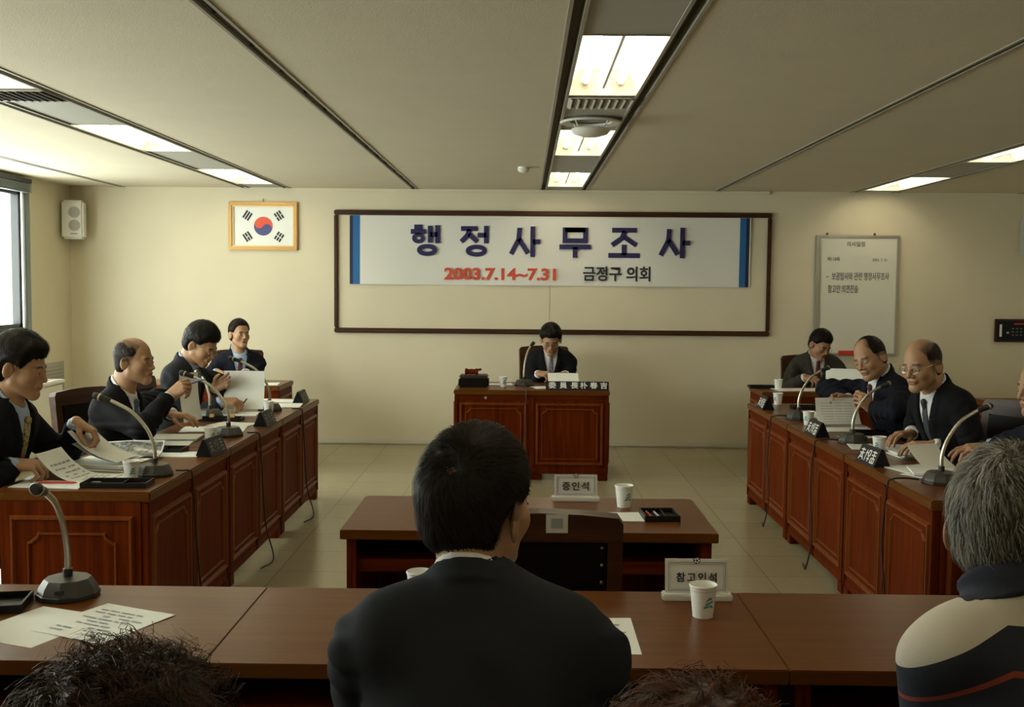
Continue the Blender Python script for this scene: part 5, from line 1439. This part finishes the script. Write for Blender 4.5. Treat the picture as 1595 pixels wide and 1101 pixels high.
# chairman
r_, h = person('chairman in a black suit and glasses bent over his writing at the central desk', (.238, 9.62, 1.105), -90, (-27, 0), -90, neck=(.24, 9.70, .985),
    arms=dict(R=dict(w=(.13, 9.42, .818), pole=(-.15, .8, -.1), fwd=(.75, -.55, .0), palm=(.3, .2, -.9), curl=(.45, .55, .65, .7), thumb=.7),
              L=dict(w=(.36, 9.42, .815), pole=(.15, .8, -.1), fwd=(-.7, -.6, 0), curl=.25)),
    suit='black', shirt='white', tie='tie_grey', hair='black', glasses=True, hs=1.04, fringe=-1, hstyle=dict(t=.020, top=.012, rough=.6), strands=THICK)
pen_in(h['R'], 'dark pen in the writing hand of the chairman', 'tray', .13, (-.3, .3, .8))
seat('wooden-framed leather armchair of the chairman', r_, -90, 1.03, -.02, 12)
o = MB().lathe([(.008, 0), (.008, .002), (0, .003)], n=12).build('lapel_badge', M['gold'], r_); o.rotation_euler = (-PI/2, 0, 0); o.location = (-.105, .13, .85)
o['label'] = 'small gold badge on the lapel'
# right-hand row
r_, h = person('man in a grey suit and glasses reading at the side desk under the whiteboard', (2.60, 9.44, 1.09), -97, (-26, -6), -66, neck=(2.595, 9.52, .975),
    arms=dict(R=dict(w=(2.42, 9.22, .822), pole=(-.2, .8, -.1), fwd=(.55, -.8, -.05), palm=(.2, .2, -.9), curl=(.5, .55, .6, .65), thumb=.65),
              L=dict(w=(2.76, 9.22, .818), pole=(.2, .8, -.1), fwd=(-.6, -.75, 0), curl=.3)),
    suit='grey', shirt='striped', tie='tie_red', hair='black', glasses=True, hs=1.0, hstyle=dict(t=.016, top=.010, rough=.5), strands=THICK, skin=(.34, .18, .10))
seat('black leather armchair under the man in the grey suit', r_, -97, .98, 0, 8)
r_, h = person('balding man in a black suit tilting his head over a lined page', (2.09, 6.5, 1.172), 190, (-17, 14), 216, neck=(2.175, 6.55, 1.04), pelvis=(2.39, 6.58, .575),
    arms=dict(L=dict(w=(2.075, 6.37, .880), fwd=(-.65, .0, .55), palm=(-.2, .9, -.2), curl=(.6, .7, .8, .85), thumb=.75),
              R=dict(w=(2.02, 6.66, .90), fwd=(-.95, -.1, .1), palm=(.1, -.8, -.5), curl=.45)),
    suit='navy', shirt='white', tie='tie_red', hair='black', hs=1.03, bald=BALD_HI, hstyle=dict(t=.006, top=.002, rough=.3, line=SIDE), strands=THIN)
seat('black leather armchair under the man who tilts his head', r_, 190)
r_, h = person('balding man in wire glasses and a black suit looking down in the right-hand row', (2.035, 5.5, 1.203), 195, (-11, 3), 213, neck=(2.125, 5.545, 1.06), pelvis=(2.37, 5.60, .575),
    arms=dict(L=dict(w=(2.03, 5.30, .820), pole=(.8, .05, -.15), fwd=(-.9, .3, 0), curl=.35), R=dict(w=(2.08, 5.74, .818), fwd=(-.85, -.35, 0), curl=.35)),
    suit='black', shirt='white', tie='tie_dark', hair='thin', glasses=True, hs=1.06, knee=.36, bald=BALD_TOP, hstyle=dict(t=.002, top=.0, rough=.2, line=SIDE), strands=THIN)
seat('black leather armchair beside the man in wire glasses', r_, 195, 1.0, -.08, 14)
r_, h = person('man cut off by the right edge, resting one hand near the closest right-hand microphone', (2.268, 4.70, 1.170), 182, (-8, 0), 186, neck=(2.40, 4.71, 1.03),
    arms=dict(L=dict(w=(2.035, 4.66, .905), fwd=(-1, .05, -.08), palm=(-.1, .25, -1), curl=(.25, .35, .45, .5), thumb=.3, spread=1.6),
              R=dict(w=(2.14, 4.92, .825), pole=(.8, -.1, -.15), fwd=(-.9, -.2, 0))),
    suit='navy', shirt='blue', tie='tie_dark', hair='dark', hs=1.05, hstyle=dict(t=.006, top=.002, rough=.3, line=SIDE), strands=THIN, bald=BALD_HI)
seat('black leather armchair at the near end of the right-hand row', r_, 182, .95)

# front row, seen from behind
r_, h = person('man in a dark suit seen from behind at the middle of the front table', (-.078, 1.87, 1.203), 86, (2, 3), 56, neck=(-.072, 1.795, 1.062), arm_k=.010, pelvis=(-.08, 1.64, .57),
    arms=dict(L=dict(w=(-.17, 2.14, .79), fwd=(.5, .85, -.02), pole=(-.62, -.75, -1)), R=dict(w=(.03, 2.14, .79), fwd=(-.4, .9, -.02), pole=(.62, -.75, -1))),
    suit='charcoal', shirt='white', tie='tie_dark', hair='black', hs=1.03, build=1.09, eyes=True,
    bald=[((.016, -.116, .088), (.027, .025, .0125))],
    hstyle=dict(t=.015, top=.012, rough=.25, line=[(-.12, -.078), (-.07, -.076), (-.035, -.060), (-.018, -.020), (.006, -.006), (.026, .004), (.040, .036), (.060, .056), (.085, .062)]), strands=dict(n=9000, length=.045, crown=(.016, -.095, .088), lift=.006, width=.0008, swirl=.5, jitter=.18, thin=.018, colr=((.008, .006, .005), (.028, .020, .014))))
seat('black leather armchair under the man seen from behind', r_, 86, .84)
def polo_mat():
    m = mat('polo_stripes', (.012, .014, .028), .85, bump=.3, bscale=350); nt = m.node_tree; b_ = nt.nodes['Principled BSDF']
    t = nt.nodes.new('ShaderNodeTexCoord'); s_ = nt.nodes.new('ShaderNodeSeparateXYZ'); nt.links.new(t.outputs['Object'], s_.inputs[0])
    a = nt.nodes.new('ShaderNodeMath'); a.operation = 'ABSOLUTE'; nt.links.new(s_.outputs[0], a.inputs[0])
    c_ = nt.nodes.new('ShaderNodeMath'); c_.operation = 'SUBTRACT'; c_.inputs[1].default_value = .10; nt.links.new(a.outputs[0], c_.inputs[0])
    a = nt.nodes.new('ShaderNodeMath'); a.operation = 'MAXIMUM'; a.inputs[1].default_value = 0; nt.links.new(c_.outputs[0], a.inputs[0])
    k = nt.nodes.new('ShaderNodeMath'); k.operation = 'MULTIPLY_ADD'; k.inputs[1].default_value = .6; nt.links.new(a.outputs[0], k.inputs[0]); nt.links.new(s_.outputs[2], k.inputs[2])
    mp = nt.nodes.new('ShaderNodeMapRange'); mp.inputs[1].default_value = .59; mp.inputs[2].default_value = 1.09; nt.links.new(k.outputs[0], mp.inputs[0])
    rp = nt.nodes.new('ShaderNodeValToRGB'); rp.color_ramp.interpolation = 'CONSTANT'
    navy, cream, red = (.010, .012, .024, 1), (.50, .46, .38, 1), (.24, .035, .018, 1)
    st = [(.60, navy), (.70, cream), (.74, red), (.76, cream), (.80, navy), (.865, cream), (.893, red), (.915, cream), (.938, navy), (.988, red), (.997, navy), (1.060, cream)]
    e = rp.color_ramp.elements; e[0].position = 0; e[0].color = navy; e.remove(e[1])
    for z, c in st[1:]:
        q = e.new((z-.60)/.5); q.color = c
    nt.links.new(mp.outputs[0], rp.inputs[0]); nt.links.new(rp.outputs[0], b_.inputs['Base Color'])
    return m
def greyf(q, g):
    n = len(q); a = g.uniform(0, 1, n)
    k = np.clip(.55-q[:, 0]*4.0, .15, .95)
    c = np.where((a < k)[:, None], np.array((.30, .28, .24))*g.uniform(.5, 1.15, n)[:, None], np.array((.035, .030, .024))*g.uniform(.6, 1.6, n)[:, None])
    return c
HAIRS['grey'] = mat('hair_grey', (.085, .08, .068), .45, bump=.9, bscale=260, var=.6, vscale=160, stretch=(1, 1, .2))
r_, h = person('grey-haired man in a navy and cream striped polo shirt seen from behind', (.852, 1.87, 1.172), 84, (3, 0), 62, neck=(.880, 1.80, 1.052), pelvis=(.88, 1.64, .57),
    arms=dict(L=dict(w=(.85, 2.12, .815), fwd=(.5, .8, 0), pole=(-.15, -.6, -1)), R=dict(w=(1.04, 2.2, .815), fwd=(-.2, .9, 0))),
    suit=None, shirt='white', stripes=polo_mat(), hair='grey', hs=1.06, build=1.03, skin=(.36, .18, .10),
    hstyle=dict(t=.017, top=.012, line=[(-.12, -.082), (-.07, -.080), (-.035, -.062), (-.018, -.030), (.006, -.018), (.026, .004), (.040, .036), (.060, .056), (.085, .062)]),
    strands=dict(n=7500, length=.045, crown=(.0, -.055, .115), lift=.008, width=.0008, swirl=.35, jitter=.22), strand_col=greyf)
seat('black leather armchair under the grey-haired man in stripes', r_, 84, .84)
HAIRS['curly'] = mat('hair_curly_brown', (.020, .011, .007), .5, bump=.9, bscale=120, var=.5, vscale=90)
HAIRS['auburn'] = mat('hair_auburn', (.040, .014, .006), .5, bump=.9, bscale=160, var=.5, vscale=90)
r_, h = person('person with curly dark brown hair in the foreground at the bottom left corner', (-.455, 1.20, 1.008), 88, (0, 0), 88,
    suit=None, shirt='plain', hair='curly', knee=.27, arms=LAP(-.455, 1.2), hs=1.0, build=.92, eyes=False, res=.007,
    hstyle=dict(t=.038, top=.004, rough=3., line=[(-.14, -.12), (-.03, -.12), (0., -.10), (.03, -.03), (.06, .05), (.09, .06)]),
    strands=dict(n=7000, length=.085, seg=12, crown=(.0, -.02, .13), lift=.022, width=.0008, curl=.008, jitter=.10, down=.3, colr=((.022, .012, .007), (.075, .038, .022))))
seat('black leather chair under the curly-haired person', r_, 88, .82, -.09, arms=False)
r_, h = person('person with short reddish brown hair in the foreground at the bottom centre', (.186, 1.10, 1.022), 92, (0, 0), 92,
    suit=None, shirt='plain', hair='auburn', knee=.26, arms=LAP(.186, 1.1), hs=1.0, build=.92, eyes=False, res=.007,
    hstyle=dict(t=.034, top=.004, rough=2., line=[(-.14, -.11), (-.03, -.11), (0., -.08), (.03, -.02), (.06, .05), (.09, .06)]),
    strands=dict(n=7000, length=.06, seg=8, crown=(.0, -.03, .13), lift=.014, width=.0009, curl=.003, jitter=.35, down=.4, colr=((.035, .012, .005), (.12, .042, .016))))
seat('black leather chair under the reddish-haired person', r_, 92, .82, -.09, arms=False)
r_, h = person('person cut off by the left edge, fingertip at the front table tray', (-1.72, 1.92, 1.20), 80, (-8, 0), 78,
    arms=dict(R=dict(w=(-1.405, 2.485, .80), fwd=(.35, .92, -.03), curl=(.2, .3, .35, .4))),
    suit='navy', shirt='white', tie='tie_dark', hair='black', hs=1.0, res=.006)
seat('black leather chair beyond the left edge', r_, 80, .84, arms=False)
